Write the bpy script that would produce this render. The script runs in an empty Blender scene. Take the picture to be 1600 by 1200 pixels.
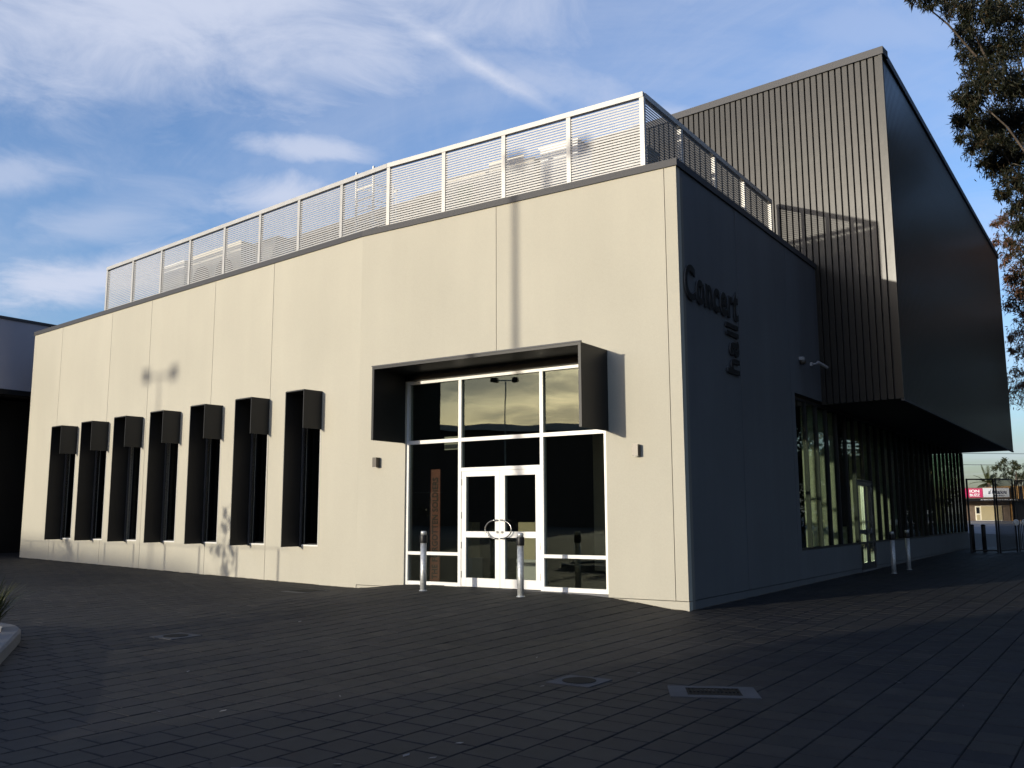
import bpy, bmesh, math, random
import numpy as np
from mathutils import Matrix, Vector
R = math.radians
rng = random.Random(7)
S = bpy.context.scene
COL = S.collection

# ------------------------------------------------------------------ camera
H = 1.5
PITCH, ROLL = R(8.178), R(-0.223)
cam = bpy.data.cameras.new('camera')
cam_o = bpy.data.objects.new('camera', cam)
COL.objects.link(cam_o)
cam.sensor_fit = 'HORIZONTAL'
cam.sensor_width = 36.0
cam.lens = 36.0 * 1434.0 / 1600.0
cam.clip_start, cam.clip_end = 0.1, 3000
cp, sp, cr, sr = math.cos(PITCH), math.sin(PITCH), math.cos(ROLL), math.sin(ROLL)
fw = Vector((0, cp, sp)); up0 = Vector((0, -sp, cp)); r0 = Vector((1, 0, 0))
rt = r0 * cr + up0 * sr
up = -r0 * sr + up0 * cr
M = Matrix.Identity(4)
for i in range(3):
    M[i][0], M[i][1], M[i][2] = rt[i], up[i], -fw[i]
M[2][3] = H
cam_o.matrix_world = M
S.camera = cam_o

# ------------------------------------------------------------------ world, sun, exposure
SUN_D = Vector((.849, .637, -.142)).normalized()          # the way the light travels
SUN_EL = math.asin(-SUN_D.z)
SUN_AZ = math.atan2(-SUN_D.x, -SUN_D.y)                   # clockwise from +Y
SKY_STRENGTH = 0.15
world = bpy.data.worlds.new('World'); S.world = world
world.use_nodes = True
nt = world.node_tree; nt.nodes.clear()
N = nt.nodes.new; L = nt.links.new
def wn(t, **kw):
    n = N(t)
    for k, v in kw.items(): setattr(n, k, v)
    return n
def wmath(op, a, b=None, c=None, clamp=False):
    n = wn('ShaderNodeMath', operation=op); n.use_clamp = clamp
    for i, v in enumerate((a, b, c)):
        if v is None: continue
        if isinstance(v, (int, float)): n.inputs[i].default_value = v
        else: L(v, n.inputs[i])
    return n.outputs[0]
sky = wn('ShaderNodeTexSky', sky_type='NISHITA')
sky.sun_disc = False
sky.sun_elevation = SUN_EL
sky.sun_rotation = SUN_AZ
sky.altitude = 50; sky.air_density = 1.0; sky.dust_density = 2.4; sky.ozone_density = 2.5
tc = wn('ShaderNodeTexCoord')
sep = wn('ShaderNodeSeparateXYZ'); L(tc.outputs['Generated'], sep.inputs[0])
zc = wmath('ADD', wmath('MAXIMUM', sep.outputs[2], 0.0), 0.10)
px = wmath('DIVIDE', sep.outputs[0], zc); py = wmath('DIVIDE', sep.outputs[1], zc)
def cnoise(ax, ay, off, scale, detail, rough, dist, lo, hi):
    # streaky cloud sheet at one height: sky position -> stretched noise -> ramp
    com = wn('ShaderNodeCombineXYZ')
    L(wmath('ADD', wmath('ADD', wmath('MULTIPLY', px, ax[0]), wmath('MULTIPLY', py, ax[1])), off[0]), com.inputs[0])
    L(wmath('ADD', wmath('ADD', wmath('MULTIPLY', px, ay[0]), wmath('MULTIPLY', py, ay[1])), off[1]), com.inputs[1])
    n = wn('ShaderNodeTexNoise'); L(com.outputs[0], n.inputs['Vector'])
    n.inputs['Scale'].default_value = scale; n.inputs['Detail'].default_value = detail
    n.inputs['Roughness'].default_value = rough; n.inputs['Distortion'].default_value = dist
    m = wn('ShaderNodeMapRange', interpolation_type='SMOOTHSTEP')
    L(n.outputs['Fac'], m.inputs[0]); m.inputs[1].default_value = lo; m.inputs[2].default_value = hi
    return m.outputs[0]
veil = cnoise((.9, .5), (-.35, .8), (3.1, 1.7), 0.55, 9, .62, .7, .43, .72)
puff = cnoise((1, .2), (-.2, 1.3), (9.4, 4.2), 1.25, 8, .55, .5, .53, .74)
wisp = cnoise((1.5, .9), (-.25, .45), (1.2, 8.8), 1.6, 10, .68, 1.2, .42, .85)
# contrail: a straight band in the cloud sheet, broken up by the wisps
CT0, CT1, CTW = (-0.17, 1.46), (0.10, 1.765), .030
tx, ty = CT1[0]-CT0[0], CT1[1]-CT0[1]; tl = math.hypot(tx, ty); tx /= tl; ty /= tl
ux = wmath('SUBTRACT', px, CT0[0]); uy = wmath('SUBTRACT', py, CT0[1])
perp = wmath('ABSOLUTE', wmath('ADD', wmath('SUBTRACT', wmath('MULTIPLY', ux, ty), wmath('MULTIPLY', uy, tx)), wmath('MULTIPLY', wisp, .03)))
along = wmath('ADD', wmath('MULTIPLY', ux, tx), wmath('MULTIPLY', uy, ty))
band = wmath('SUBTRACT', 1.0, wmath('DIVIDE', perp, CTW), clamp=True)
ends = wmath('MULTIPLY', wmath('MULTIPLY', wmath('ADD', along, .1, clamp=True), 4.0, clamp=True),
             wmath('MULTIPLY', wmath('SUBTRACT', tl + .05, along, clamp=True), 6.0, clamp=True))
trail = wmath('MULTIPLY', wmath('MULTIPLY', band, ends), .50)
# cirrus banks and small puffs, each a soft patch broken up by the noise
com = wn('ShaderNodeCombineXYZ'); L(px, com.inputs[0]); L(py, com.inputs[1])
fb = wn('ShaderNodeTexNoise'); L(com.outputs[0], fb.inputs['Vector'])
fb.inputs['Scale'].default_value = 3.2; fb.inputs['Detail'].default_value = 10; fb.inputs['Roughness'].default_value = .62; fb.inputs['Distortion'].default_value = .6
fbn = wmath('MULTIPLY', wmath('SUBTRACT', fb.outputs['Fac'], .5), 2.6)
cl = wmath('ADD', wmath('MULTIPLY', veil, .38), wmath('MULTIPLY', wisp, .22))
for cx, cy, rx, ry, rot_, amp in ((-.52, 1.40, .66, .31, -.08, .98), (.02, 1.63, .34, .10, .35, .62), (-.43, 1.90, .13, .07, .3, .85), (-.53, 2.13, .17, .11, -.3, .92),
        (-1.22, 2.66, .46, .20, -.35, 1.0), (-1.02, 2.24, .34, .14, -.5, .5), (-1.14, 1.96, .16, .12, 0, .6), (.62, 1.46, .36, .09, .1, .38), (.34, 1.77, .13, .05, .2, .6),
        (-.05, 1.2, .9, .2, .1, .7), (1.6, 2.4, .6, .3, .4, .4), (-3.8, -1.54, 1.0, .34, 1.95, .8), (-2.4, -1.0, 1.2, .2, 2.0, .7), (-4.3, -2.2, .5, .34, 2.05, .75), (-1.9, .9, .9, .4, -.3, .6), (.9, -.6, 1.0, .5, .2, .5)):
    c_, s_ = math.cos(rot_), math.sin(rot_)
    qx = wmath('SUBTRACT', px, cx); qy = wmath('SUBTRACT', py, cy)
    ex = wmath('DIVIDE', wmath('ADD', wmath('MULTIPLY', qx, c_), wmath('MULTIPLY', qy, s_)), rx)
    ey = wmath('DIVIDE', wmath('SUBTRACT', wmath('MULTIPLY', qy, c_), wmath('MULTIPLY', qx, s_)), ry)
    rr = wmath('SQRT', wmath('ADD', wmath('MULTIPLY', ex, ex), wmath('MULTIPLY', ey, ey)))
    v = wmath('ADD', wmath('SUBTRACT', 1.0, rr), fbn)
    mr = wn('ShaderNodeMapRange', interpolation_type='SMOOTHSTEP'); L(v, mr.inputs[0]); mr.inputs[1].default_value = -.55; mr.inputs[2].default_value = 1.0
    cl = wmath('MAXIMUM', cl, wmath('MULTIPLY', mr.outputs[0], amp))
cl = wmath('ADD', cl, trail, clamp=True)
cl = wmath('MULTIPLY', cl, .92, clamp=True)
tint = wn('ShaderNodeMix', data_type='RGBA', blend_type='MULTIPLY')
tint.inputs[0].default_value = 1.0
L(sky.outputs[0], tint.inputs[6]); tint.inputs[7].default_value = (.79, .83, 1.0, 1)
mix = wn('ShaderNodeMix', data_type='RGBA')
L(cl, mix.inputs[0]); L(tint.outputs[2], mix.inputs[6])
mix.inputs[7].default_value = (1.95, 2.12, 2.6, 1)
bg = wn('ShaderNodeBackground'); bg.inputs[1].default_value = SKY_STRENGTH
L(mix.outputs[2], bg.inputs[0])
wo = wn('ShaderNodeOutputWorld'); L(bg.outputs[0], wo.inputs[0])

sun = bpy.data.lights.new('sun', 'SUN'); sun.energy = 2.0; sun.angle = R(.55); sun.color = (1, .92, .76)
sun_o = bpy.data.objects.new('sun', sun); COL.objects.link(sun_o)
sun_o.rotation_mode = 'QUATERNION'; sun_o.rotation_quaternion = SUN_D.to_track_quat('-Z', 'Y')
sun_o.location = (-20, -15, 30)
vs = S.view_settings
vs.view_transform = 'Standard'; vs.look = 'None'; vs.gamma = 1; vs.use_curve_mapping = False
vs.exposure = 1.15
S.render.engine = 'CYCLES'
S.cycles.max_bounces = 8; S.cycles.transparent_max_bounces = 24

# ------------------------------------------------------------------ helpers
class MB:
    def __init__(s): s.v = []; s.f = []; s.mi = []
    def add(s, vs, fs, mi=0):
        b = len(s.v); s.v += [tuple(p) for p in vs]
        for f in fs: s.f.append([b + i for i in f]); s.mi.append(mi)
        return s
    def box(s, x0, x1, y0, y1, z0, z1, mi=0):
        if x0 > x1: x0, x1 = x1, x0
        if y0 > y1: y0, y1 = y1, y0
        if z0 > z1: z0, z1 = z1, z0
        return s.add([(x0,y0,z0),(x1,y0,z0),(x1,y1,z0),(x0,y1,z0),(x0,y0,z1),(x1,y0,z1),(x1,y1,z1),(x0,y1,z1)],
              [(0,3,2,1),(4,5,6,7),(0,1,5,4),(1,2,6,5),(2,3,7,6),(3,0,4,7)], mi)
    def prism(s, poly, z0, z1, mi=0):
        a = sum(poly[i][0]*poly[(i+1)%len(poly)][1]-poly[(i+1)%len(poly)][0]*poly[i][1] for i in range(len(poly)))
        if a < 0: poly = poly[::-1]
        n = len(poly)
        z0s = z0 if isinstance(z0, (list, tuple)) else [z0]*n
        z1s = z1 if isinstance(z1, (list, tuple)) else [z1]*n
        vs_ = [(p[0],p[1],z) for p, z in zip(poly, z0s)] + [(p[0],p[1],z) for p, z in zip(poly, z1s)]
        fs = [tuple(range(n))[::-1], tuple(range(n, 2*n))] + [(i,(i+1)%n,n+(i+1)%n,n+i) for i in range(n)]
        return s.add(vs_, fs, mi)
    def lathe(s, prof, n=16, c=(0,0,0), mi=0):
        # prof: list of (r, z) from bottom to top about the z axis
        b = []; fs = []
        for r, z in prof:
            for k in range(n):
                a = 2*math.pi*k/n; b.append((c[0]+r*math.cos(a), c[1]+r*math.sin(a), c[2]+z))
        for j in range(len(prof)-1):
            for k in range(n):
                k2 = (k+1) % n; fs.append((j*n+k, j*n+k2, (j+1)*n+k2, (j+1)*n+k))
        fs.append(tuple(range(n))[::-1]); fs.append(tuple(range((len(prof)-1)*n, len(prof)*n)))
        return s.add(b, fs, mi)
    def tube(s, pts, rad, n=8, mi=0):
        pts = [Vector(p) for p in pts]
        rads = rad if isinstance(rad, (list, tuple)) else [rad]*len(pts)
        b = []; fs = []; prev = None
        for i, p in enumerate(pts):
            d = (pts[min(i+1, len(pts)-1)] - pts[max(i-1, 0)])
            d = d.normalized() if d.length > 1e-9 else Vector((0,0,1))
            if prev is None:
                a = Vector((0,0,1)) if abs(d.z) < .9 else Vector((1,0,0))
                x = d.cross(a).normalized()
            else:
                x = (prev - d*prev.dot(d)).normalized()
            prev = x; y = d.cross(x)
            for k in range(n):
                t = 2*math.pi*k/n; b.append(p + (x*math.cos(t)+y*math.sin(t))*rads[i])
        for j in range(len(pts)-1):
            for k in range(n):
                k2 = (k+1) % n; fs.append((j*n+k, j*n+k2, (j+1)*n+k2, (j+1)*n+k))
        fs.append(tuple(range(n))[::-1]); fs.append(tuple(range((len(pts)-1)*n, len(pts)*n)))
        return s.add(b, fs, mi)

WM = {}                                     # world matrices of everything made here
def mesh_of(name, mb, mats, smooth=False):
    me = bpy.data.meshes.new(name)
    me.from_pydata(mb.v, [], mb.f)
    for m in (mats if isinstance(mats, (list, tuple)) else [mats]): me.materials.append(m)
    if any(mb.mi): me.polygons.foreach_set('material_index', mb.mi)
    if smooth: me.shade_smooth()
    me.update()
    return me
def put(name, me, mat4, parent=None):
    o = bpy.data.objects.new(name, me); COL.objects.link(o)
    WM[o.name] = mat4.copy()
    if parent is not None:
        o.parent = parent; o.matrix_basis = WM[parent.name].inverted() @ mat4
    else: o.matrix_basis = mat4
    return o
I4 = Matrix.Identity(4)
def obj(name, mb, mats, parent=None, frame=I4, smooth=False):
    """ONE mesh object, its origin at the foot of its own bounds."""
    a = np.array(mb.v); lo, hi = a.min(0), a.max(0)
    c = Vector(((lo[0]+hi[0])/2, (lo[1]+hi[1])/2, lo[2]))
    mb.v = [(x-c.x, y-c.y, z-c.z) for x, y, z in mb.v]
    return put(name, mesh_of(name, mb, mats, smooth), frame @ Matrix.Translation(c), parent)
def empty(name, frame):
    o = bpy.data.objects.new(name, None); COL.objects.link(o)
    o.empty_display_size = .3; WM[o.name] = frame.copy(); o.matrix_basis = frame
    return o
def tag(o, label, cat, group=None):
    o['label'] = label; o['category'] = cat
    if group: o['group'] = group
    return o
def kind(o, k): o['kind'] = k; return o
def dup(o, frame, label=None):
    """A copy of a thing, its parts and sub-parts (shared meshes)."""
    def rec(src, par, m):
        c = src.copy(); COL.objects.link(c); WM[c.name] = m
        c.parent = par
        c.matrix_basis = (WM[par.name].inverted() @ m) if par else m
        for ch in list(src.children): rec(ch, c, m @ (WM[src.name].inverted() @ WM[ch.name]))
        return c
    c = rec(o, None, frame)
    if label: c['label'] = label
    return c
def T(x, y, z=0): return Matrix.Translation((x, y, z))
def RZ(a): return Matrix.Rotation(a, 4, 'Z')

# ------------------------------------------------------------------ materials
def mat(name, base, rough=.6, metal=0.0, spec=.5, noise=None, bump=None, var=None, grain=None, wnoise=(), ovar=0):
    m = bpy.data.materials.new(name); m.use_nodes = True
    nt = m.node_tree; p = nt.nodes['Principled BSDF']
    p.inputs['Base Color'].default_value = (*base, 1)
    p.inputs['Roughness'].default_value = rough; p.inputs['Metallic'].default_value = metal
    p.inputs['Specular IOR Level'].default_value = spec
    tc = nt.nodes.new('ShaderNodeTexCoord')
    col = None
    def mul(src, fac_socket, lo, hi):
        mr = nt.nodes.new('ShaderNodeMapRange'); nt.links.new(fac_socket, mr.inputs[0])
        mr.inputs[1].default_value = .3; mr.inputs[2].default_value = .7
        mr.inputs[3].default_value = lo; mr.inputs[4].default_value = hi
        mx = nt.nodes.new('ShaderNodeMix'); mx.data_type = 'RGBA'; mx.blend_type = 'MULTIPLY'; mx.inputs[0].default_value = 1
        if src is None: mx.inputs[6].default_value = (*base, 1)
        else: nt.links.new(src, mx.inputs[6])
        nt.links.new(mr.outputs[0], mx.inputs[7]); return mx.outputs[2]
    def tex(scale, stretch=(1,1,1), detail=4):
        mp = nt.nodes.new('ShaderNodeMapping'); nt.links.new(tc.outputs['Object'], mp.inputs[0]); mp.inputs['Scale'].default_value = stretch
        n = nt.nodes.new('ShaderNodeTexNoise'); nt.links.new(mp.outputs[0], n.inputs['Vector'])
        n.inputs['Scale'].default_value = scale; n.inputs['Detail'].default_value = detail
        return n.outputs['Fac']
    if noise:                                   # (scale, amount[, stretch])
        col = mul(col, tex(noise[0], noise[2] if len(noise) > 2 else (1,1,1)), 1-noise[1], 1+noise[1])
    if grain: col = mul(col, tex(grain[0], detail=2), 1-grain[1], 1+grain[1])
    for wz in wnoise:                           # stains that run on from piece to piece (scale, amount, stretch)
        gp = nt.nodes.new('ShaderNodeNewGeometry'); mp = nt.nodes.new('ShaderNodeMapping'); nt.links.new(gp.outputs['Position'], mp.inputs[0]); mp.inputs['Scale'].default_value = wz[2]
        n_ = nt.nodes.new('ShaderNodeTexNoise'); nt.links.new(mp.outputs[0], n_.inputs['Vector']); n_.inputs['Scale'].default_value = wz[0]; n_.inputs['Detail'].default_value = 6; n_.inputs['Roughness'].default_value = .6
        col = mul(col, n_.outputs['Fac'], 1-wz[1], 1+wz[1])
    if ovar:
        oi = nt.nodes.new('ShaderNodeObjectInfo'); mr = nt.nodes.new('ShaderNodeMapRange'); nt.links.new(oi.outputs['Random'], mr.inputs[0])
        mr.inputs[3].default_value = .5-.2; mr.inputs[4].default_value = .5+.2
        col = mul(col, mr.outputs[0], 1-ovar, 1+ovar)
    if var:                                     # per piece
        oi = nt.nodes.new('ShaderNodeObjectInfo'); ge = nt.nodes.new('ShaderNodeNewGeometry')
        ad = nt.nodes.new('ShaderNodeMath'); ad.operation = 'ADD'
        nt.links.new(oi.outputs['Random'], ad.inputs[0]); nt.links.new(ge.outputs['Random Per Island'], ad.inputs[1])
        fr = nt.nodes.new('ShaderNodeMath'); fr.operation = 'FRACT'; nt.links.new(ad.outputs[0], fr.inputs[0])
        rm = nt.nodes.new('ShaderNodeValToRGB'); nt.links.new(fr.outputs[0], rm.inputs[0])
        el = rm.color_ramp.elements
        for i, (q, c) in enumerate(var):
            e = el[i] if i < 2 else el.new(q)
            e.position = q; e.color = (*c, 1)
        if col is None: col = rm.outputs[0]
        else:
            mx = nt.nodes.new('ShaderNodeMix'); mx.data_type = 'RGBA'; mx.blend_type = 'MULTIPLY'; mx.inputs[0].default_value = 1
            nt.links.new(col, mx.inputs[6]); nt.links.new(rm.outputs[0], mx.inputs[7]); col = mx.outputs[2]
    if col is not None: nt.links.new(col, p.inputs['Base Color'])
    if bump:                                    # (scale, strength, distance[, stretch])
        b = nt.nodes.new('ShaderNodeBump'); nt.links.new(tex(bump[0], bump[3] if len(bump) > 3 else (1,1,1)), b.inputs['Height'])
        b.inputs['Strength'].default_value = bump[1]; b.inputs['Distance'].default_value = bump[2]
        nt.links.new(b.outputs[0], p.inputs['Normal'])
    return m
def glass_mat(name, tint, f0=.07, gloss=(1,1,1), gz_=.8):
    m = bpy.data.materials.new(name); m.use_nodes = True
    nt = m.node_tree; nt.nodes.clear(); N = nt.nodes.new; L = nt.links.new
    lw = N('ShaderNodeLayerWeight'); lw.inputs[0].default_value = .5
    pw = N('ShaderNodeMath'); pw.operation = 'POWER'; L(lw.outputs['Facing'], pw.inputs[0]); pw.inputs[1].default_value = 5
    ma = N('ShaderNodeMath'); ma.operation = 'MULTIPLY_ADD'; L(pw.outputs[0], ma.inputs[0]); ma.inputs[1].default_value = gz_*(1-f0); ma.inputs[2].default_value = f0
    tr = N('ShaderNodeBsdfTransparent'); tr.inputs[0].default_value = (*tint, 1)
    gl = N('ShaderNodeBsdfGlossy'); gl.inputs[0].default_value = (*gloss, 1); gl.inputs['Roughness'].default_value = .004
    tcn = N('ShaderNodeTexCoord'); no = N('ShaderNodeTexNoise'); no.inputs['Scale'].default_value = .9; no.inputs['Detail'].default_value = 1
    L(tcn.outputs['Object'], no.inputs['Vector'])
    bp = N('ShaderNodeBump'); bp.inputs['Strength'].default_value = .1; bp.inputs['Distance'].default_value = .02
    L(no.outputs['Fac'], bp.inputs['Height']); L(bp.outputs[0], gl.inputs['Normal'])
    mx = N('ShaderNodeMixShader'); L(ma.outputs[0], mx.inputs[0]); L(tr.outputs[0], mx.inputs[1]); L(gl.outputs[0], mx.inputs[2])
    o = N('ShaderNodeOutputMaterial'); L(mx.outputs[0], o.inputs[0])
    return m
def leaf_mat(name, cols, trans=.25):
    m = bpy.data.materials.new(name); m.use_nodes = True
    nt = m.node_tree; nt.nodes.clear(); N = nt.nodes.new; L = nt.links.new
    ge = N('ShaderNodeNewGeometry'); rm = N('ShaderNodeValToRGB'); L(ge.outputs['Random Per Island'], rm.inputs[0])
    el = rm.color_ramp.elements
    for i, (q, c) in enumerate(cols):
        e = el[i] if i < 2 else el.new(q)
        e.position = q; e.color = (*c, 1)
    p = N('ShaderNodeBsdfPrincipled'); p.inputs['Roughness'].default_value = .5; p.inputs['Specular IOR Level'].default_value = .3
    L(rm.outputs[0], p.inputs['Base Color'])
    t = N('ShaderNodeBsdfTranslucent'); L(rm.outputs[0], t.inputs[0])
    mx = N('ShaderNodeMixShader'); mx.inputs[0].default_value = trans; L(p.outputs[0], mx.inputs[1]); L(t.outputs[0], mx.inputs[2])
    o = N('ShaderNodeOutputMaterial'); L(mx.outputs[0], o.inputs[0])
    return m

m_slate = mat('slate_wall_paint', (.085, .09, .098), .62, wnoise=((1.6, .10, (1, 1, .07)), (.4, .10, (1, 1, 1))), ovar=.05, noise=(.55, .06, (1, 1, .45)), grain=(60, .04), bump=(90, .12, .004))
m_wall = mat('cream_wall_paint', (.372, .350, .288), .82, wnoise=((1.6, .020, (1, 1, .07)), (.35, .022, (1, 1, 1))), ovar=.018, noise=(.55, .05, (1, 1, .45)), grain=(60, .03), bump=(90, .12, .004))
m_joint = mat('joint_sealant', (.16, .15, .13), .9)
m_coping = mat('grey_coping_metal', (.048, .048, .052), .6, 0, spec=.3)
m_black = mat('black_metal', (.008, .008, .009), .45, spec=.3, noise=(2.5, .15))
m_hood = mat('hood_charcoal_metal', (.018, .018, .018), .5, spec=.3, noise=(2.0, .12))
m_clad = mat('charcoal_cladding', (.021, .019, .016), .32, .0, spec=.42, noise=(1.1, .10), bump=(1.7, .22, .02, (1, 1, .55)))
m_clad_cap = mat('cladding_cap_metal', (.06, .06, .065), .55, 0, spec=.3)
m_soffit = mat('dark_soffit', (.012, .012, .013), .7)
m_alu = mat('white_aluminium', (.64, .63, .60), .35, spec=.5, noise=(3, .04))
m_screen = mat('pale_screen_metal', (.40, .39, .37), .42, .2, noise=(4, .06))
m_galv = mat('galvanised_steel', (.42, .43, .43), .42, .55, noise=(22, .22), grain=(120, .1))
m_steel = mat('dark_chrome_steel', (.22, .22, .22), .25, .9)
m_glass_front = glass_mat('entrance_glass', (.68, .70, .67), .07, gloss=(.95, 1.0, .80))
m_glass_win = glass_mat('window_glass', (.35, .38, .38), .04)
m_glass_side = glass_mat('side_glass', (.66, .74, .66), .04, gz_=.55)
m_int_dark = mat('interior_charcoal', (.03, .03, .03), .9)
m_int_floor = mat('interior_carpet', (.035, .034, .033), .95)
m_int_pale = mat('interior_pale_plaster', (.62, .60, .50), .8)
m_rust = mat('rust_brown_board', (.24, .085, .055), .7, noise=(6, .15))
m_ink = mat('black_print', (.012, .010, .010), .6)
m_letter = mat('black_sign_letter', (.006, .007, .008), .55, spec=.2)
m_paver = mat('charcoal_paver', (.57, .57, .575), .72, spec=.22, wnoise=((.5, .22, (1, 1, 1)), (2.6, .14, (1, 1, 1))), noise=(5, .16), grain=(160, .22), bump=(140, .35, .004),
              var=[(0, (.021, .021, .025)), (1, (.040, .037, .035)), (.5, (.031, .030, .031)), (.8, (.028, .028, .028)), (.92, (.042, .039, .036))])
m_bed = mat('paver_joint_sand', (.016, .015, .015), .95, noise=(9, .3))
m_asphalt = mat('asphalt', (.055, .052, .056), .9, noise=(.8, .15), grain=(50, .2))
m_kerb = mat('kerb_concrete', (.13, .13, .135), .85, noise=(3, .15), grain=(70, .12), bump=(80, .3, .004))
m_slab = mat('slab_concrete', (.12, .12, .125), .85, noise=(4, .2), grain=(80, .15))
m_pad = mat('cover_concrete', (.048, .049, .053), .85, noise=(4, .2), grain=(80, .15), bump=(90, .3, .003))
m_iron = mat('cast_iron', (.010, .010, .009), .8, 0, spec=.15, noise=(20, .3))
m_soil = mat('bark_mulch', (.05, .032, .02), .95, noise=(14, .4), bump=(40, 1, .03))
m_acw = mat('white_plant_casing', (.72, .72, .70), .45, noise=(3, .05))
m_acb = mat('beige_plant_casing', (.60, .56, .47), .5, noise=(3, .05))
m_plinth = mat('beige_laminate', (.60, .52, .33), .6)
m_camera = mat('grey_camera_casing', (.30, .30, .31), .5)
m_letter_lit_side = mat('letter_lit_side', (.06, .062, .066), .5)  # lit letter edges, put into the colour as a lighter grey
m_green = mat('green_plant_badge', (.03, .22, .12), .5)
m_roof = mat('grey_roof_sheet', (.20, .20, .20), .7, noise=(1, .2))
m_neigh = mat('blue_grey_render', (.30, .29, .33), .85, noise=(.6, .06), grain=(40, .04))
m_bark = mat('eucalypt_bark', (.10, .078, .06), .85, noise=(5, .35, (1, 1, .3)), bump=(18, .6, .03, (1, 1, .25)))
m_leaf = leaf_mat('eucalypt_leaf', [(0, (.010, .013, .006)), (1, (.052, .033, .014)), (.45, (.013, .017, .007)), (.8, (.024, .023, .009))])
m_leaf_red = leaf_mat('russet_leaf', [(0, (.06, .040, .016)), (1, (.17, .062, .030)), (.5, (.11, .055, .022))])
m_leaf_far = leaf_mat('dark_pine_leaf', [(0, (.020, .030, .014)), (1, (.05, .055, .022))])
m_palm = leaf_mat('palm_leaf', [(0, (.020, .032, .010)), (1, (.07, .075, .025))])
m_grass = leaf_mat('strappy_leaf', [(0, (.030, .045, .012)), (1, (.085, .075, .025))])
m_litter = mat('pale_litter', (.13, .125, .12), .7)

# ------------------------------------------------------------------ the site's own frames
def D(deg): a = R(deg); return Vector((math.sin(a), math.cos(a), 0))
dA, dB, dS = D(-56.39), D(-49.54), D(34.2)
C0 = Vector((2.775, 14.804, 0))                     # foot of the near corner
K = C0 + dA*7.1                                     # where the long wall bends
def frame(o, d):                                    # x along d, y to its left (outwards for A and B), z up
    return Matrix(((d.x, -d.y, 0, o.x), (d.y, d.x, 0, o.y), (0, 0, 1, 0), (0, 0, 0, 1)))
FA, FB, FS = frame(C0, dA), frame(K, dB), frame(C0, dS)   # in FS y points INTO the building
nA = Vector((-dA.y, dA.x, 0)); nB = Vector((-dB.y, dB.x, 0))
gv = dA*.0115 + dS*.004
def gz(x, y):
    q = Vector((x, y, 0)) - C0
    s, o = q.dot(dA), q.dot(nA)
    return q.dot(gv) + .16*math.exp(-(abs(s-3.6)/2.9)**6)*math.exp(-(max(o, 0)/4.5)**2)
def inside(x, y, m=0.0):
    """within the concert hall's footprint (grown by m)"""
    q = Vector((x, y, 0)) - C0
    b = Vector((x, y, 0)) - K
    if q.dot(nA) > m or b.dot(nB) > m: return False
    if -q.dot(Vector((-dS.y, dS.x, 0))) > m: return False
    return q.dot(dS) < 29.1 and b.dot(dB) < 16.3 + m

# ------------------------------------------------------------------ ground
gmb = MB()
E = 700
gmb.add([(x, y, (Vector((x, y, 0))-C0).dot(gv) - .07) for x, y in ((-E,-E),(E,-E),(E,E),(-E,E))], [(0,1,2,3)])
ground = kind(put('ground', mesh_of('ground', gmb, m_asphalt), I4), 'structure')
pmb = MB(); nx = 140; idx = {}
x0, y0, st = -34, -14, .5
for j in range(nx+1):
    for i in range(nx+1):
        x, y = x0 + i*st, y0 + j*st
        pmb.v.append((x, y, gz(x, y) - .012))
for j in range(nx):
    for i in range(nx):
        a = j*(nx+1)+i
        pmb.f.append([a, a+1, a+nx+2, a+nx+1]); pmb.mi.append(0)
pavement = kind(put('pavement', mesh_of('pavement', pmb, m_bed, True), I4), 'structure')

# pavers: 300 mm squares laid in rows along the side wall, each row shifted half a stone
PW = .306; g = .0045; ch = .006; th = .05
def paver_geo():
    h = PW/2 - g
    v = [(-h,-h,-th),(h,-h,-th),(h,h,-th),(-h,h,-th),(-h,-h,-ch),(h,-h,-ch),(h,h,-ch),(-h,h,-ch)]
    k = h - ch
    v += [(-k,-k,0),(k,-k,0),(k,k,0),(-k,k,0)]
    f = [(8,9,10,11)] + [(4+i, 4+(i+1)%4, 8+(i+1)%4, 8+i) for i in range(4)] + [(i, (i+1)%4, 4+(i+1)%4, 4+i) for i in range(4)]
    return v, f
PV, PF = paver_geo()
pav_mesh = bpy.data.meshes.new('paver'); pav_mesh.from_pydata(PV, [], PF); pav_mesh.materials.append(m_paver)
spots = []
pr = random.Random(3)
for r in range(-130, 150):
    for c in range(-95, 160):
        a = (r + .5)*PW; b = (c + (.5 if r % 2 else 0) + .08*math.sin(r*1.7))*PW
        p = C0 + dA*a + dS*b
        if p.y < 3.2 or p.y > 40 or abs(p.x) > .60*p.y + 6.5: continue
        if inside(p.x, p.y, -.1): continue
        spots.append((p.x, p.y))
spots.sort(key=lambda s: (abs(s[0]) > .57*s[1], s[1] < 5.0, s[0]**2 + s[1]**2))
def paver_matrix(x, y):
    e = .15
    zx = (gz(x+e, y)-gz(x-e, y))/(2*e) + pr.gauss(0, .004); zy = (gz(x, y+e)-gz(x, y-e))/(2*e) + pr.gauss(0, .004)
    n = Vector((-zx, -zy, 1)).normalized()
    u = (dS - n*dS.dot(n)).normalized(); v = n.cross(u)
    m = Matrix.Identity(4)
    for i in range(3): m[i][0], m[i][1], m[i][2] = u[i], v[i], n[i]
    m.translation = (x, y, gz(x, y) + pr.uniform(-.0015, .0015))
    return m
rest = MB()
for i, (x, y) in enumerate(spots):
    m = paver_matrix(x, y)
    if i < 300:
        o = bpy.data.objects.new('paver', pav_mesh); COL.objects.link(o); o.parent = pavement; o.matrix_basis = m
    else:
        rest.add([m @ Vector(q) for q in PV], PF[:5] if y > 14 else PF)
kind(put('pavers', mesh_of('pavers', rest, m_paver), I4, pavement), 'stuff')

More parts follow.
